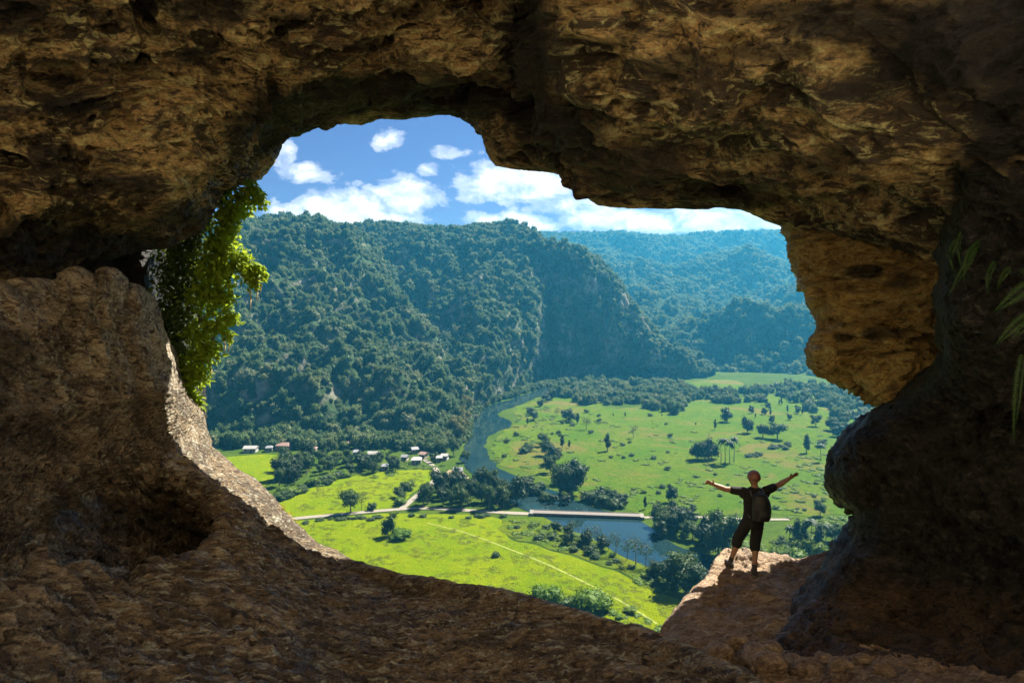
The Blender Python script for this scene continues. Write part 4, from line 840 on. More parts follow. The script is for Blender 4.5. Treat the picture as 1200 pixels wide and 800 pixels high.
    # left side: grove by the road, village trees, field edges
    grove(24, [(480, 583), (500, 574), (550, 566), (575, 572), (606, 588), (604, 597), (560, 596), (490, 595), (478, 590)], (20, 34), ('broad', 'dark'), 'dark tree of the dense grove between the road and the river', 'grove beside the road', .72)
    grove(8, [(468, 575), (480, 570), (484, 584), (474, 592), (464, 590)], (9, 14), ('shrub', 'broad'), 'bright small tree at the left end of the roadside grove', 'bright trees by the grove')
    grove(14, [(320, 560), (335, 545), (365, 540), (368, 556), (345, 568), (322, 570)], (18, 30), ('broad', 'dark'), 'dark tree of the grove between the two left fields', 'grove between the left fields', .75)
    grove(16, [(316, 578), (345, 572), (380, 562), (400, 556), (396, 563), (350, 578), (325, 588)], (7, 13), ('shrub', 'dshrub'), 'leafy bush along the edge of the left field', 'bushes at the left field edge', 1.3)
    grove(26, [(345, 544), (400, 540), (470, 544), (484, 550), (470, 552), (420, 558), (372, 556)], (11, 19), ('broad', 'dark'), 'tree standing among the village houses', 'village trees', .8)
    grove(14, [(365, 528), (420, 522), (490, 530), (530, 540), (500, 543), (420, 531), (370, 534)], (6, 9), ('broad', 'dark'), 'small tree between the upper village roofs', 'small trees by the upper village', .8)
    grove(7, [(527, 520), (536, 500), (548, 486), (552, 492), (546, 508), (536, 524)], (22, 32), ('yellow',), 'yellowing tree at the foot of the mountain by the river', 'yellowing trees by the river', .85)
    grove(6, [(548, 556), (560, 560), (574, 566), (570, 572), (552, 566)], (9, 14), ('thin', 'dark'), 'grey thin tree at the river edge behind the grove', 'river edge trees behind the grove')
    grove(20, [(345, 610), (470, 603), (600, 604), (600, 607), (470, 607), (350, 614)], (3, 5), ('dshrub',), 'low hedge bush on the near verge of the road', 'verge bushes along the road', 1.7)
build_trees()
def build_woods():
    """the far belt of trees across the meadow and the scrub, nobody could count"""
    def inpoly(n, poly):
        p = np.array([G(*q)[:2] for q in poly]); out = []
        while len(out) < n:
            q = rng.uniform(p.min(0), p.max(0)); ins = False
            for (x1, y1), (x2, y2) in zip(p, np.roll(p, -1, 0)):
                if (y1 > q[1]) != (y2 > q[1]) and q[0] < (x2 - x1) * (q[1] - y1) / (y2 - y1) + x1: ins = not ins
            if ins: out.append((q[0], q[1], 0))
        return np.array(out)
    p = np.concatenate([inpoly(330, [(642, 466), (648, 452), (700, 449), (760, 449), (805, 452), (808, 466), (800, 483), (790, 488), (760, 478), (728, 475), (676, 474), (670, 466)]),
                        inpoly(260, [(800, 468), (806, 458), (870, 459), (930, 452), (1000, 452), (1060, 455), (1120, 465), (1060, 478), (1030, 482), (950, 472), (900, 470), (850, 474)]),
                        inpoly(120, [(940, 480), (990, 466), (1060, 466), (1100, 480), (1040, 490), (970, 492)]),
                        inpoly(200, [(560, 480), (556, 492), (530, 515), (440, 517), (240, 516), (240, 524), (440, 527), (525, 530), (545, 512)])])
    bank = inpoly(170, [(556, 480), (590, 466), (620, 455), (650, 448), (652, 451), (626, 457.5), (600, 466.5), (577, 472.5), (563, 481), (554, 498), (547, 520), (536, 522), (546, 490)])
    n0 = len(p); p = np.concatenate([p, bank]); n = len(p); s = rng.uniform(2.8, 5.2, n); s[n0:] *= .72
    gn_scatter('woodland', p, np.stack([s, s, s * rng.uniform(1.1, 1.9, n)], 1), rng.random(n) * 6.28, rng.integers(0, 6, n), src, M_forest, 'far belt of grey green woodland across the valley floor', 'woodland')
    low = bpy.data.collections.new('scrub_clumps')
    for i in range(4):
        L = [(0, 0, .2, 1, .9, .45), (.7, .3, .15, .6, .6, .35), (-.5, .5, .15, .6, .7, .35)]
        low.objects.link(bpy.data.objects.new('scrub_clump', crown_mesh('scrub_clump', 300 + i, L, 160, .16, True, .2, M_bush)))
    q = [inpoly(260, [(596, 607), (640, 609), (690, 630), (740, 652), (800, 684), (824, 696), (806, 708), (770, 692), (720, 670), (660, 644), (600, 628)]),
         inpoly(260, [(604, 480), (640, 470), (650, 490), (640, 520), (665, 560), (690, 585), (660, 578), (600, 553), (578, 540), (574, 520), (604, 498)]),
         inpoly(420, [(700, 592), (760, 560), (830, 560), (900, 540), (1010, 520), (1010, 600), (850, 602), (760, 602)]),
         inpoly(260, [(640, 490), (700, 480), (800, 500), (930, 510), (1010, 500), (1010, 560), (760, 580), (690, 570), (650, 520)]),
         inpoly(140, [(320, 570), (470, 540), (520, 545), (480, 556), (400, 562), (340, 582)]),
         inpoly(140, [(870, 640), (1010, 610), (1040, 640), (980, 690), (890, 690)]),
         inpoly(150, [(560, 695), (740, 705), (800, 740), (760, 770), (560, 720)]),
         inpoly(260, [(820, 640), (760, 600), (830, 604), (1000, 606), (1000, 650), (870, 670)])]
    p = np.concatenate(q); p = p[fbm(p / 24 + 3, 3) > -0.05 - 0.5 * (np.abs(p[:, 0]) < 0)]; n = len(p); s = rng.uniform(.35, 1.6, n) ** 1.3
    gn_scatter('scrub', p + np.array([0, 0, -.2]), np.stack([s * 1.3, s * 1.3, s], 1), rng.random(n) * 6.28, rng.integers(0, 4, n), low, M_bush, 'low bright scrub dotted over the valley grass', 'scrub')
build_woods()
def build_tufts():
    """rank grass standing up in the pastures"""
    m = leaf_mat('rank_grass', (0.120, 0.165, 0.003), (0.180, 0.205, 0.005), 0.3)
    tc = bpy.data.collections.new('grass_tufts')
    for i in range(3): tc.objects.link(bpy.data.objects.new('grass_tuft', crown_mesh('grass_tuft', 330 + i, [(0, 0, .1, 1, .9, .3), (.9, .5, .1, .7, .6, .22), (-.7, .6, .1, .8, .5, .2)], 130, .14, False, 0, m)))
    polys = ([(360, 612), (456, 604), (560, 606), (588, 628), (640, 644), (735, 678), (800, 708), (770, 740), (640, 790), (500, 790), (380, 720)], [(345, 600), (372, 570), (462, 553), (508, 553), (480, 580), (440, 596)])
    out = []
    for poly, n in zip(polys, (1500, 500)):
        p = np.array([G(*q)[:2] for q in poly]); k = 0
        while k < n:
            q = rng.uniform(p.min(0), p.max(0)); ins = False
            for (x1, y1), (x2, y2) in zip(p, np.roll(p, -1, 0)):
                if (y1 > q[1]) != (y2 > q[1]) and q[0] < (x2 - x1) * (q[1] - y1) / (y2 - y1) + x1: ins = not ins
            if ins: out.append((q[0], q[1], -.2)); k += 1
    p = np.array(out); p = p[fbm(p / 16, 3) > -0.1]; n = len(p); s = rng.uniform(.25, .9, n)
    gn_scatter('grass', p, np.stack([s * 1.6, s * 1.6, s], 1), rng.random(n) * 6.28, rng.integers(0, 3, n), tc, m, 'rank yellow green grass tufts in the near pastures', 'grass')
build_tufts()

# ------------------------------------------------------------------ bridge and houses
class MB:
    def __init__(s): s.bm = bmesh.new()
    def box(s, c, d, rz=0.0, bev=0.0):
        r = bmesh.ops.create_cube(s.bm, size=1); m = Matrix.Translation(c) @ Matrix.Rotation(rz, 4, 'Z') @ Matrix.Diagonal((*d, 1))
        bmesh.ops.transform(s.bm, matrix=m, verts=r['verts'])
        if bev: bmesh.ops.bevel(s.bm, geom=list({e for v in r['verts'] for e in v.link_edges}), offset=bev, segments=2, affect='EDGES', profile=.6)
        return s
    def cyl(s, a, b, r0, r1, n=12):
        a, b = Vector(a), Vector(b); d = b - a
        r = bmesh.ops.create_cone(s.bm, cap_ends=True, segments=n, radius1=r0, radius2=r1, depth=d.length)
        bmesh.ops.transform(s.bm, matrix=Matrix.Translation((a + b) / 2) @ d.to_track_quat('Z', 'Y').to_matrix().to_4x4(), verts=r['verts']); return s
    def ball(s, c, r, sc=(1, 1, 1), n=16):
        q = bmesh.ops.create_uvsphere(s.bm, u_segments=n, v_segments=max(8, n // 2), radius=1)
        bmesh.ops.transform(s.bm, matrix=Matrix.Translation(c) @ Matrix.Diagonal((r * sc[0], r * sc[1], r * sc[2], 1)), verts=q['verts']); return s
    def rings(s, rg, n=20):
        """closed loft through elliptic rings (x, y, z, rx, ry)"""
        prev = None; first = None
        for x, y, z, rx, ry in rg:
            ring = [s.bm.verts.new((x + rx * math.cos(t), y + ry * math.sin(t), z)) for t in np.linspace(0, 2 * math.pi, n, endpoint=False)]
            if prev:
                for k in range(n): s.bm.faces.new((prev[k], prev[(k + 1) % n], ring[(k + 1) % n], ring[k]))
            else: first = ring
            prev = ring
        s.bm.faces.new(first[::-1]); s.bm.faces.new(prev); return s
    def limb(s, pts, n=14):
        for (a, ra), (b, rb) in zip(pts[:-1], pts[1:]): s.cyl(a, b, ra, rb, n)
        for a, ra in pts: s.ball(a, ra, n=n)
        return s
    def build(s, name, mat, parent=None, smooth=False, loc=None):
        bmesh.ops.recalc_face_normals(s.bm, faces=s.bm.faces)
        me = bpy.data.meshes.new(name); s.bm.to_mesh(me); s.bm.free()
        if smooth:
            for p in me.polygons: p.use_smooth = True
        return link(name, me, mat, parent, loc)
def fused(mb, name, mat, parent, voxel=0.008, smooth=6):
    """one continuous skin over the overlapping volumes"""
    o = mb.build(name, None, None)
    m = o.modifiers.new('r', 'REMESH'); m.mode = 'VOXEL'; m.voxel_size = voxel; m.use_smooth_shade = True
    m = o.modifiers.new('s', 'SMOOTH'); m.iterations = smooth; m.factor = 0.5
    dg = bpy.context.evaluated_depsgraph_get(); dg.update()
    me = bpy.data.meshes.new_from_object(o.evaluated_get(dg)); old = o.data
    bpy.data.objects.remove(o); bpy.data.meshes.remove(old); me.name = name
    for p in me.polygons: p.use_smooth = True
    return link(name, me, mat, parent)
M_conc = simple_mat('weathered_concrete', (0.13, 0.118, 0.10), 0.85, 0.2, 1.5, 0.3)
M_deck = simple_mat('bridge_roadway', (0.12, 0.10, 0.085), 0.9, 0.2, 1.0)
M_edge = simple_mat('reddish_stained_beam', (0.20, 0.10, 0.07), 0.9, 0.3, 1.0)
def build_bridge():
    a, b = Vector(G(629, 602)), Vector(G(746, 606)); L = (b - a).length; rz = math.atan2(b.y - a.y, b.x - a.x)
    e = empty('bridge', ((a.x + b.x) / 2, (a.y + b.y) / 2, 0), rz); tag(e, 'low pale concrete road bridge crossing the river', 'bridge')
    MB().box((0, 0, .95), (L + 3, 4.6, .26)).build('deck', M_deck, e)
    for sy in (-1, 1):
        MB().box((0, sy * 2.43, 1.12), (L + 3, .2, .36)).build('parapet', M_conc, e)
        MB().box((0, sy * 2.05, .50), (L + 3, .45, .62)).build('beam', M_edge, e)
    for x in np.linspace(-L * .36, L * .36, 4): MB().box((x, 0, -.4), (.9, 5.0, 1.55)).build('pier', M_conc, e)
    for sx in (-1, 1): MB().box((sx * (L / 2 + 2.4), 0, .35), (1.8, 6.0, 1.5)).build('abutment', M_conc, e)
build_bridge()
def house(px, py, wpx, dep, hgt, rz, wallc, roofc, label, hip=False):
    x, y, _ = G(px, py); d = y * _c + CAMZ * _s; w = wpx * d / 800 * .70; hgt *= .85; dep *= .75
    e = empty('house', (x, y + dep / 2, -.2), rz); tag(e, label, 'house', 'village houses')
    MB().box((0, 0, hgt / 2), (w, dep, hgt)).build('wall', wallc, e)
    bm = bmesh.new(); W, D, r = w / 2 + .5, dep / 2 + .5, (dep * .24)
    ins = W * .45 if hip else 0
    for t in (0, .16):
        pass
    lo = [(-W, -D, hgt + .02), (W, -D, hgt + .02), (W, D, hgt + .02), (-W, D, hgt + .02)]; rd = [(-W + ins, 0, hgt + r), (W - ins, 0, hgt + r)]
    v = [bm.verts.new(q) for q in lo + rd] + [bm.verts.new((q[0], q[1], q[2] + .16)) for q in lo + rd]
    for f in ((6, 7, 11, 10), (8, 9, 10, 11), (7, 8, 11), (9, 6, 10), (0, 4, 5, 1), (2, 5, 4, 3), (1, 5, 2), (3, 4, 0), (0, 1, 7, 6), (1, 2, 8, 7), (2, 3, 9, 8), (3, 0, 6, 9)): bm.faces.new([v[i] for i in f])
    me = bpy.data.meshes.new('roof'); bm.to_mesh(me); bm.free(); link('roof', me, roofc, e)
    MB().box((w * .12, -dep / 2 - .03, 1.05), (1.0, .1, 2.1)).build('door', M_doorw, e)
    for q in (-.3, .34): MB().box((w * q, -dep / 2 - .03, 1.6), (1.1, .1, 1.0)).build('window', M_glass, e)
M_doorw = simple_mat('dark_wood_door', (0.08, 0.05, 0.03)); M_glass = simple_mat('dark_window', (0.03, 0.04, 0.05), 0.2)
def build_houses():
    wh = simple_mat('white_painted_wall', (0.288, 0.276, 0.256), .8, .2); cr = simple_mat('cream_wall', (0.288, 0.24, 0.176), .8, .12); pk = simple_mat('pink_wall', (0.24, 0.144, 0.128), .8, .12)
    rw = simple_mat('white_metal_roof', (0.24, 0.232, 0.216), .6, .35); rg = simple_mat('grey_metal_roof', (0.144, 0.144, 0.152), .6, .3); rr = simple_mat('rusty_roof', (0.176, 0.104, 0.08), .8, .3); rd = simple_mat('dark_roof', (0.104, 0.104, 0.112), .7, .3)
    for q in ((292, 530, 20, 8, 3, .05, wh, rw, 'long white roofed house at the left end of the village by the small field'),
              (331, 528, 21, 9, 4, -.1, pk, rr, 'reddish house second along the foot of the mountain'),
              (314, 529, 10, 6, 3, .3, wh, rg, 'small grey roofed house between the long white and the reddish one'),
              (389, 520, 17, 8, 4, .1, cr, rg, 'wide grey roofed house against the forest above the village trees'),
              (423, 522, 13, 8, 4, -.1, wh, rw, 'white house against the forest left of the bright white one'),
              (463, 523, 14, 9, 4, .2, wh, rw, 'tall bright white house against the forest mid village'),
              (437, 538, 18, 9, 3.4, -.05, wh, rw, 'large white roofed house among the village trees'),
              (450, 551, 10, 6, 3, .2, wh, rg, 'small blue grey roofed house at the edge of the left field'),
              (485, 531, 10, 7, 3, .4, cr, rg, 'small cream house behind the dirt road'),
              (503, 527, 15, 8, 3.4, .25, cr, rw, 'pale long house highest at the river end of the village'),
              (487, 544, 16, 8, 3.2, .1, wh, rw, 'white house left of the curving dirt road'),
              (496, 537, 10, 7, 3, -.4, cr, rr, 'brown roofed cottage where the dirt road ends'),
              (514, 541, 9, 6, 3, .1, wh, rw, 'left of two tiny white cottages right of the dirt road'),
              (521, 539, 10, 6, 3.2, -.2, wh, rw, 'right of two tiny white cottages right of the dirt road'),
              (404, 524, 9, 6, 3, .2, pk, rr, 'small rusty roofed cottage between the wide grey and the white upper houses'),
              (474, 540, 9, 6, 3, -.2, cr, rg, 'tiny grey roofed cream cottage left of the white house by the dirt road'),
              (416, 534, 9, 6, 3, .3, wh, rg, 'tiny grey roofed cottage left of the large white roofed house'),
              (366, 530, 10, 6, 3, 0, cr, rr, 'lone brown roofed cottage between reddish and wide grey houses'),
              (536, 557, 14, 8, 3.2, .15, wh, rd, 'dark roofed white house on bare earth next to the river')): house(*q, hip=random.random() < .35)
    sheet('bare_earth', [(521, 556), (528, 550), (544, 553), (548, 562), (536, 566), (524, 563)], simple_mat('bare_yellow_earth', (.18, .13, .06), .9, .2, .5), -0.1, 1)
build_houses()

# ------------------------------------------------------------------ person on the ledge
from mathutils.bvhtree import BVHTree
def surf(name, x, y, top=110.0):
    o = bpy.data.objects[name]; dg = bpy.context.evaluated_depsgraph_get()
    t = BVHTree.FromObject(o, dg); h = t.ray_cast(Vector((x, y, 98.5)), Vector((0, 0, -1)))
    return h[0].z if h[0] is not None else None
def build_person():
    D = 11.65
    fl = (P(857, 670, D)[0], D + .05); fr = (P(881, 676, D)[0], D - .12)
    zl, zr = surf('rock_ledge', *fl), surf('rock_ledge', *fr)
    print('feet', zl, zr, P(857, 672, D)[2], P(881, 677, D)[2])
    base = min(zl, zr); X0 = P(879, 670, D)[0]
    S = 1.0
    root = empty('person', (X0, D, base)); tag(root, 'person in black shirt and shorts standing on the ledge with arms spread wide', 'person')
    lz, rz_ = zl - base, zr - base; lx, rx = fl[0] - X0, fr[0] - X0
    skin = simple_mat('skin', (0.27, 0.145, 0.09), .55, .1, 4); cloth = simple_mat('black_cloth', (0.006, 0.0065, 0.008), .9, .3, 20, .3)
    shorts = simple_mat('black_shorts', (0.005, 0.005, 0.006), .85, .3, 20, .3); shoe = simple_mat('dark_shoe', (0.03, 0.028, 0.028), .7, .3, 8)
    red = simple_mat('reddish_helmet', (0.17, 0.065, 0.045), .5, .15, 6); packm = simple_mat('black_pack_nylon', (0.008, 0.008, 0.0085), .6, .3, 12, .3); trim = simple_mat('grey_pack_trim', (0.06, 0.06, 0.06), .5, .2)
    hip = [(-.07, 0, .90), (.12, 0, .90)]
    knee = [(-.21, .06, .50 + lz * .5), (.09, .04, .49 + rz_ * .5)]; ank = [(lx, .05, .10 + lz), (rx, -.12, .10 + rz_)]
    shl = [(-.15, 0, 1.435), (.24, 0, 1.445)]; elb = [(-.44, .07, 1.455), (.49, .07, 1.53)]; wri = [(-.65, .05, 1.545), (.67, .05, 1.655)]
    nk = (.05, .01, 1.52); hd = (.035, .02, 1.655)
    b = MB()
    b.rings([(.025, 0, .84, .15, .10), (.025, 0, .92, .165, .115), (.03, 0, 1.05, .145, .10), (.04, 0, 1.2, .165, .11), (.045, 0, 1.34, .18, .115), (.045, 0, 1.44, .15, .09), (.045, 0, 1.50, .07, .065)])
    b.limb([(nk, .06), ((.04, .015, 1.58), .055)])
    b.ball(hd, .1, (.82, 1.0, 1.18)); b.ball((.035, .05, 1.60), .07, (.85, 1, .9)); b.ball((.035, .125, 1.64), .018, (.8, 1.2, 1.3))       # skull, jaw, nose
    for sx in (-1, 1):
        b.ball((.035 + sx * .083, .015, 1.645), .03, (.35, .7, 1.0)); b.ball((.035 + sx * .032, .108, 1.67), .013)                          # ears, brow ridges
    b.ball((.035, .108, 1.59), .02, (1.3, .5, .4))                                                                                        # lips
    for i in range(2):
        sx = (-1, 1)[i]
        b.limb([(shl[i], .064), (tuple((np.array(shl[i]) + elb[i]) / 2), .058), (elb[i], .047), (tuple(np.array(elb[i]) * .7 + np.array(wri[i]) * .3), .050), (wri[i], .032)])
        w = np.array(wri[i]); dirn = w - np.array(elb[i]); dirn /= np.linalg.norm(dirn); up = np.array([0, -.45, .9]); up -= up @ dirn * dirn; up /= np.linalg.norm(up); sd = np.cross(dirn, up)
        pal = w + dirn * .055
        b.limb([(tuple(w + dirn * .012), .026), (tuple(pal + up * .016), .023), (tuple(pal - up * .016), .023), (tuple(w + dirn * .012), .026)])
        for k, (o_, L) in enumerate(((.032, .072), (.011, .082), (-.011, .078), (-.031, .062))):
            p0 = pal + up * o_ * .8; sp = dirn + up * o_ * 5; sp /= np.linalg.norm(sp); p1 = p0 + sp * (.03 + L * .45); p2 = p1 + (sp + sd * .30 * sx) * L * .55
            b.limb([(tuple(p0), .011), (tuple(p1), .0100), (tuple(p2), .0088)], 8)
        p0 = w + dirn * .02 + up * .02; p1 = p0 + (up * .85 + dirn * .45) * .045; p2 = p1 + (up * .6 + dirn * .8) * .032
        b.limb([(tuple(p0), .016), (tuple(p1), .012), (tuple(p2), .010)], 8)
        b.limb([(hip[i], .088), (tuple((np.array(hip[i]) + knee[i]) / 2), .074), (knee[i], .054), (tuple(np.array(knee[i]) * .68 + np.array(ank[i]) * .32 + np.array([0, -.015, 0])), .057), (tuple(np.array(knee[i]) * .25 + np.array(ank[i]) * .75), .039), (ank[i], .036)])
        a = np.array(ank[i]); b.limb([(ank[i], .037), (tuple(a + (sx * .02, .10, -.062)), .03)])
    fused(b, 'body', skin, root, .0062, 3)
    s = MB(); s.rings([(.03, 0, .86, .185, .13), (.03, 0, .95, .18, .128), (.035, 0, 1.08, .168, .12), (.04, 0, 1.22, .18, .125), (.045, 0, 1.36, .198, .13), (.045, 0, 1.455, .165, .10), (.045, 0, 1.51, .085, .078)])
    for i in range(2):
        e = np.array(shl[i]) * .42 + np.array(elb[i]) * .58
        s.limb([(shl[i], .082), (tuple(np.array(shl[i]) * .7 + np.array(elb[i]) * .3), .076), (tuple(e), .072)])
        s.limb([(tuple(np.array(shl[i]) - (0, 0, .05)), .075), (tuple(np.array(shl[i]) * .75 + np.array([.045, 0, 1.2]) * .25), .08)])
    fused(s, 'shirt', cloth, root, .009, 3)
    s = MB(); s.rings([(.025, 0, .80, .17, .12), (.025, 0, .88, .182, .132), (.03, 0, .99, .172, .124)])
    for i in range(2): s.limb([(hip[i], .105), (tuple((np.array(hip[i]) + knee[i]) / 2), .102), (tuple(np.array(knee[i]) + (0, 0, .03)), .094), (tuple(np.array(knee[i]) * .86 + np.array(ank[i]) * .14), .092)])
    fused(s, 'shorts', shorts, root, .009, 3)
    for i in range(2):
        sx = (-1, 1)[i]; a = np.array(ank[i]); s = MB()
        s.limb([(tuple(a + (0, 0, -.005)), .047), (tuple(a + (0, -.04, -.055)), .046), (tuple(a + (sx * .015, .06, -.05)), .045), (tuple(a + (sx * .03, .15, -.062)), .040)])
        s.box(tuple(a + (sx * .015, .05, -.088)), (.085, .27, .026), -sx * .15, .01)
        fused(s, 'shoe', shoe, root, .007, 2)
        sck = MB(); sck.limb([(tuple(a + (0, 0, .0)), .044), (tuple(a * .85 + np.array(knee[i]) * .15), .043)]); fused(sck, 'sock', shoe, root, .007, 1)
    h = MB(); h.ball((hd[0], hd[1] - .01, hd[2] + .035), .126, (.88, 1.03, .92), 28)
    bm = h.bm; bmesh.ops.bisect_plane(bm, geom=bm.verts[:] + bm.edges[:] + bm.faces[:], plane_co=(0, 0, hd[2] - .005), plane_no=(0, .12, -1), clear_outer=True)
    h.box((hd[0], hd[1] + .12, hd[2] + .008), (.13, .07, .014), 0, .006)
    h.build('helmet', red, root, True)
    # backpack, a thing of its own on the person's back
    pk = empty('backpack', (X0, D - .13, base + 1.0)); tag(pk, 'black backpack worn on the back of the standing person', 'backpack')
    s = MB(); s.rings([(.09, -.06, -.02, .13, .07), (.09, -.10, .03, .155, .10), (.09, -.11, .18, .165, .115), (.08, -.10, .32, .155, .105), (.07, -.08, .42, .12, .08), (.07, -.06, .46, .07, .05)], 24)
    fused(s, 'bag', packm, pk, .009, 4)
    s = MB(); s.rings([(.10, -.19, .01, .09, .035), (.10, -.205, .10, .105, .05), (.10, -.20, .19, .095, .04), (.10, -.19, .22, .06, .025)], 20); fused(s, 'pocket', packm, pk, .008, 3)
    for sx in (-1, 1):
        s = MB(); q = .06 + sx * .11
        s.limb([((q, -.03, .40), .018), ((q, .10, .475), .018), ((q, .245, .42), .017), ((q, .27, .25), .016), ((q + sx * .03, .18, .08), .014), ((q + sx * .03, -.04, .03), .014)]); fused(s, 'strap', trim, pk, .007, 2)
    s = MB(); s.limb([((.04, -.05, .455), .009), ((.055, -.06, .49), .009), ((.09, -.06, .49), .009), ((.105, -.05, .455), .009)]); s.build('handle', trim, pk, True)
    s = MB().box((.02, -.218, .12), (.012, .012, .15), 0, .004); s.build('zip', trim, pk)
build_person()

# ------------------------------------------------------------------ loose stones on the ledge path
def build_stones():
    for k, (px, py, D, r) in enumerate(((862, 752, 8.6, .13), (884, 766, 8.2, .17), (905, 757, 8.4, .10), (842, 768, 8.3, .15), (868, 783, 7.8, .12), (900, 782, 7.7, .16), (930, 772, 7.9, .11), (948, 786, 7.6, .14),
                                        (920, 744, 8.9, .08), (965, 768, 8.0, .09), (985, 790, 7.4, .12), (890, 740, 9.2, .07), (1010, 775, 7.7, .08), (940, 726, 9.6, .06), (1035, 790, 7.3, .10))):
        x, y, _ = P(px, py, D); z = surf('rock_ledge', x, y)
        if z is None: continue
        bm = bmesh.new(); bmesh.ops.create_icosphere(bm, subdivisions=4, radius=1); v = np.array([q.co for q in bm.verts]); h = 0.30 * fbm(v * .9 + 7 * k, 2) + 0.16 * fbm(v * 2.6 + 9 * k, 4, .6, True)
        sc = np.array([1.2, 1.0, .75]) * r
        for q, c in zip(bm.verts, v * (1 + h)[:, None] * sc): q.co = c
        me = bpy.data.meshes.new('stone'); bm.to_mesh(me); bm.free()
        for f in me.polygons: f.use_smooth = True
        o = link('stone', me, M_ledge, None, (x, y, z + r * .35)); o.rotation_euler = (0, 0, k * 1.3)
        tag(o, 'loose brown stone lying on the foreground path below the dark column', 'stone', 'loose stones on the path')
build_stones()

# ------------------------------------------------------------------ plants in the cave mouth
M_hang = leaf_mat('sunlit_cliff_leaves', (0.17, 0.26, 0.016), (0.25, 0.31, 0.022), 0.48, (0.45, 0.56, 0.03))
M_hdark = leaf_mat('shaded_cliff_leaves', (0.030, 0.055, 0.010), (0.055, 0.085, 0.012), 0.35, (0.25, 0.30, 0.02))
M_fern = leaf_mat('fern_green', (0.016, 0.050, 0.006), (0.028, 0.066, 0.008), 0.3, (0.05, 0.14, 0.01))
def leaf_cluster(rec, r, leaf, V, F):
    for px, py, rp, d, n in rec:
        c = np.array(P(px, py, d)); R_ = rp * d / 800
        k = r.normal(size=(n, 3)); k /= np.linalg.norm(k, axis=1, keepdims=True)
        cen = c + k * (r.random((n, 1)) ** .45) * R_ * np.array([1, .9, 1.05])
        nn = k * .5 + r.normal(size=(n, 3)) * .6 + np.array([.2, -.1, .5]); nn /= np.linalg.norm(nn, axis=1, keepdims=True)
        t = r.normal(size=(n, 3)) + np.array([0, 0, -.5]); t -= (t * nn).sum(1, keepdims=True) * nn; t /= np.linalg.norm(t, axis=1, keepdims=True); bt = np.cross(nn, t)
        s = (leaf * r.uniform(.6, 1.35, (n, 1)))
        pts = [cen, cen + t * s * .45 + bt * s * .36 + nn * s * .1, cen + t * s * 1.1 - nn * s * .12, cen + t * s * .45 - bt * s * .36 + nn * s * .1]
        k0 = len(V); v = np.stack(pts, 1).reshape(-1, 3); V.extend(v.tolist())
        for i in range(n): a = k0 + 4 * i; F.append((a, a + 1, a + 2)); F.append((a, a + 2, a + 3))
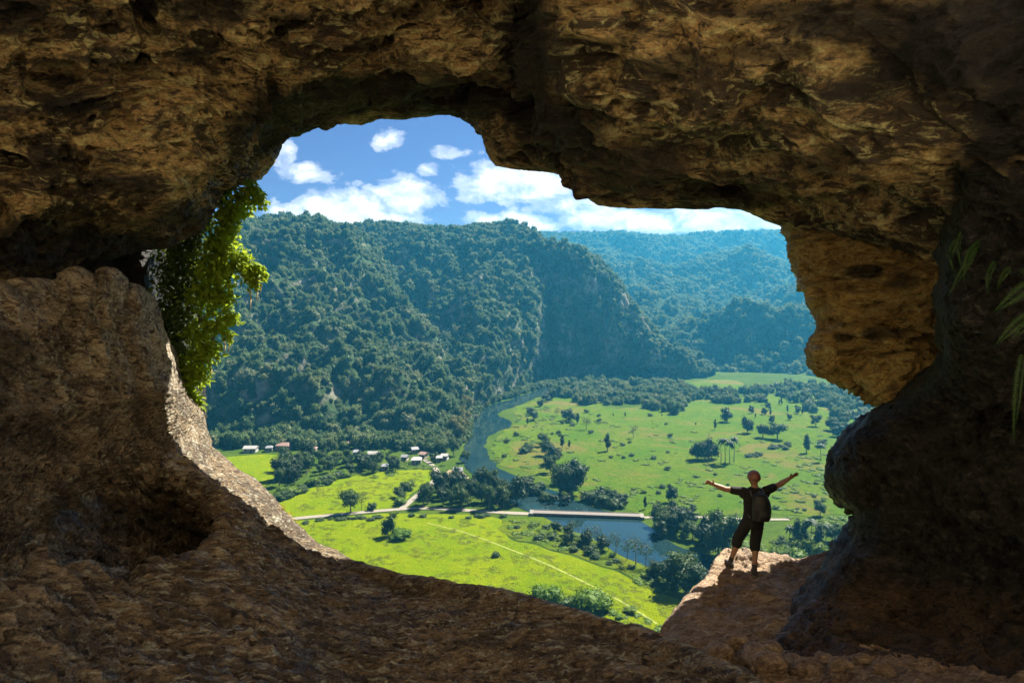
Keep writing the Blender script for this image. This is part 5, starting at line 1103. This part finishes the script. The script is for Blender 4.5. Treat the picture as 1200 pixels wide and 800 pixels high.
def build_hanging():
    r = np.random.default_rng(11)
    e = empty('hanging_shrub', P(215, 480, 11.9)); tag(e, 'yellow green leafy shrub hanging down the left edge of the cave mouth', 'shrub')
    inv = np.array(e.location)
    lit = [(293, 226, 15, 12.2, 150), (306, 235, 8, 12.2, 40), (280, 240, 17, 12.2, 180), (268, 256, 15, 12.1, 150), (262, 276, 18, 12.1, 200), (256, 298, 22, 12.0, 260), (276, 302, 17, 12.0, 160), (292, 316, 14, 12.0, 140), (304, 318, 8, 12.0, 50), (298, 334, 8, 12.0, 40),
           (252, 322, 24, 11.9, 260), (240, 348, 22, 11.9, 220), (262, 350, 16, 11.9, 120), (256, 376, 15, 11.9, 110), (272, 372, 9, 11.9, 50), (266, 392, 7, 11.9, 30), (236, 392, 20, 11.8, 190), (246, 412, 15, 11.8, 110), (228, 424, 17, 11.8, 150), (238, 440, 10, 11.8, 60), (222, 446, 13, 11.8, 100), (226, 466, 9, 11.8, 60), (233, 474, 6, 11.8, 24), (215, 462, 10, 11.8, 70)]
    dk = [(200, 330, 24, 12.2, 240), (196, 370, 22, 12.1, 220), (200, 300, 18, 12.3, 150), (214, 290, 20, 12.3, 180), (200, 410, 18, 11.9, 160), (206, 445, 14, 11.9, 110), (232, 300, 24, 12.3, 260), (220, 330, 28, 12.2, 320), (212, 365, 28, 12.1, 320), (208, 400, 26, 12.0, 280), (210, 430, 20, 12.0, 200), (214, 455, 14, 12.0, 110), (228, 270, 18, 12.4, 160), (240, 255, 14, 12.5, 100), (256, 236, 12, 12.5, 80), (268, 222, 10, 12.6, 60)]
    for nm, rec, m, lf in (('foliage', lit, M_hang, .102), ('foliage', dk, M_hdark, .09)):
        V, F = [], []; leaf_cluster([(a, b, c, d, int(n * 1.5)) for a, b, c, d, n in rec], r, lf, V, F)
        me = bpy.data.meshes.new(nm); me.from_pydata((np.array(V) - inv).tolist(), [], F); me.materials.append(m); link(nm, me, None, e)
    s = MB()
    for path in ([(212, 470, 12), (222, 430, 11.95), (232, 380, 12), (244, 320, 12), (258, 270, 12.1), (280, 236, 12.2), (296, 228, 12.2)], [(232, 380, 12), (256, 352, 11.95), (276, 312, 12), (302, 318, 12)], [(222, 430, 11.95), (248, 400, 11.9), (262, 372, 11.9)], [(212, 470, 12), (204, 400, 12.2), (214, 330, 12.3), (236, 270, 12.4)]):
        s.limb([(tuple(np.array(P(*q)) - inv), .022 - .002 * i) for i, q in enumerate(path)], 6)
    s.build('stem', M_bark, e, True)
    s = MB()
    for a, b, L in ((300, 330, 24), (292, 338, 26), (304, 326, 18), (267, 390, 22), (262, 396, 18), (246, 425, 16)):
        s.limb([(tuple(np.array(P(a, b, 11.95)) - inv), .008), (tuple(np.array(P(a + 2, b + L * .5, 11.95)) - inv), .012), (tuple(np.array(P(a + 1, b + L, 11.95)) - inv), .004)], 5)
    s.build('dry_tendrils', simple_mat('dry_tendril', (0.35, 0.26, 0.12)), e, True)
    # yellow flowered tufts on the sunlit slope
    V, F = [], []; leaf_cluster([(330, 594, 5, 10.9, 40), (338, 604, 6, 10.8, 60), (345, 612, 5, 10.7, 50)], r, .024, V, F)
    me = bpy.data.meshes.new('flower_tuft'); me.from_pydata(V, [], F); o = link('flower_tuft', me, leaf_mat('yellow_petals', (0.36, 0.21, 0.01), (0.28, 0.22, 0.02), .2)); tag(o, 'orange yellow tuft growing on the rim of the sunlit left slope', 'plant')
    # ferns on the dark right wall
    def frond(path, width, par, inv, mat=M_fern):
        p = np.array([P(*q) for q in path]) - inv; x = np.concatenate([[0], np.cumsum(np.linalg.norm(np.diff(p, axis=0), axis=1))]); n = max(12, int(x[-1] / .02)); q = catmull(p, x, np.linspace(0, x[-1], n))
        V, F = [], []
        for i in range(1, n):
            t = q[i] - q[i - 1]; t /= np.linalg.norm(t); side = np.cross(t, (0.15, -1, .1)); side /= np.linalg.norm(side); f = i / (n - 1); w = width * (math.sin(math.pi * min(1, .12 + .88 * f) ** .8) * .92 + .08); k = np.linalg.norm(q[i] - q[i - 1])
            for sg in (-1, 1):
                tip = q[i] + side * sg * w + t * w * .35 + np.array([0, .02, -.12 * w]); mid = (q[i] + tip) / 2; a = len(V)
                V += [tuple(q[i]), tuple(mid + t * k * .42), tuple(tip), tuple(mid - t * k * .42)]; F += [(a, a + 1, a + 2, a + 3)]
        me = bpy.data.meshes.new('frond'); me.from_pydata(V, [], F); link('frond', me, mat, par)
    for root, label, fr, w in ((( 1146, 292, 6.35), 'drooping fern under the ceiling edge where orange and dark rock meet', [[(1146, 290, 6.35), (1132, 312, 6.25), (1113, 346, 6.25)], [(1128, 272, 6.35), (1124, 290, 5.7), (1127, 312, 6.25)], [(1122, 282, 6.35), (1115, 298, 5.7), (1118, 318, 6.25)], [(1150, 282, 6.35), (1136, 300, 6.25), (1130, 330, 6.25)]], .045),
                               ((1172, 318, 6.15), 'small dull fern between the drooping and the bright ferns', [[(1186, 314, 6.15), (1176, 324, 6.05), (1170, 338, 6.05)], [(1168, 306, 6.15), (1160, 322, 6.05), (1158, 344, 6.05)]], .04),
                               ((1206, 335, 5.7), 'bright fern frond reaching from the right edge of the picture', [[(1212, 330, 5.7), (1190, 346, 5.6), (1166, 366, 5.6)], [(1215, 322, 5.7), (1206, 318, 5.6), (1196, 318, 5.6)]], .07),
                               ((1208, 368, 5.7), 'bright fern below the uppermost bright one on the right wall', [[(1214, 366, 5.7), (1192, 380, 5.6), (1168, 404, 5.6)], [(1212, 376, 5.7), (1200, 384, 5.6), (1190, 396, 5.6)]], .06),
                               ((1198, 415, 5.4), 'long fern hanging straight down beside the dark column', [[(1200, 414, 5.4), (1195, 450, 5.3), (1189, 514, 5.3)]], .05)):
        e = empty('fern', P(*root)); tag(e, label, 'fern', 'ferns on the right wall')
        for f in fr: frond(f, w, e, np.array(e.location))
build_hanging()

def build_haze():
    lo = np.array([1e9] * 3); hi = -lo
    for o in C.objects:
        if o.type == 'MESH' and o.data.vertices:
            v = np.zeros(len(o.data.vertices) * 3, np.float32); o.data.vertices.foreach_get('co', v); v = v.reshape(-1, 3)
            lo = np.minimum(lo, v.min(0)); hi = np.maximum(hi, v.max(0))
    lo -= (30, 30, 1); hi += (30, 30, 14)
    bm = bmesh.new(); bmesh.ops.create_cube(bm, size=1)
    for v in bm.verts: v.co = [(lo[i] + hi[i]) / 2 + v.co[i] * (hi[i] - lo[i]) for i in range(3)]
    me = bpy.data.meshes.new('haze'); bm.to_mesh(me); bm.free()
    m, t = new_mat('blue_valley_air')
    pv = t.n('ShaderNodeVolumePrincipled', ins={'Color': (*HAZE_COLOR, 1), 'Density': HAZE_DENSITY, 'Anisotropy': 0.45})
    t.t.links.new(pv.outputs[0], t.n('ShaderNodeOutputMaterial').inputs['Volume'])
    o = link('haze', me, m); o['kind'] = 'stuff'; tag(o, 'pale blue haze hanging in the air of the valley', 'haze')
build_haze()
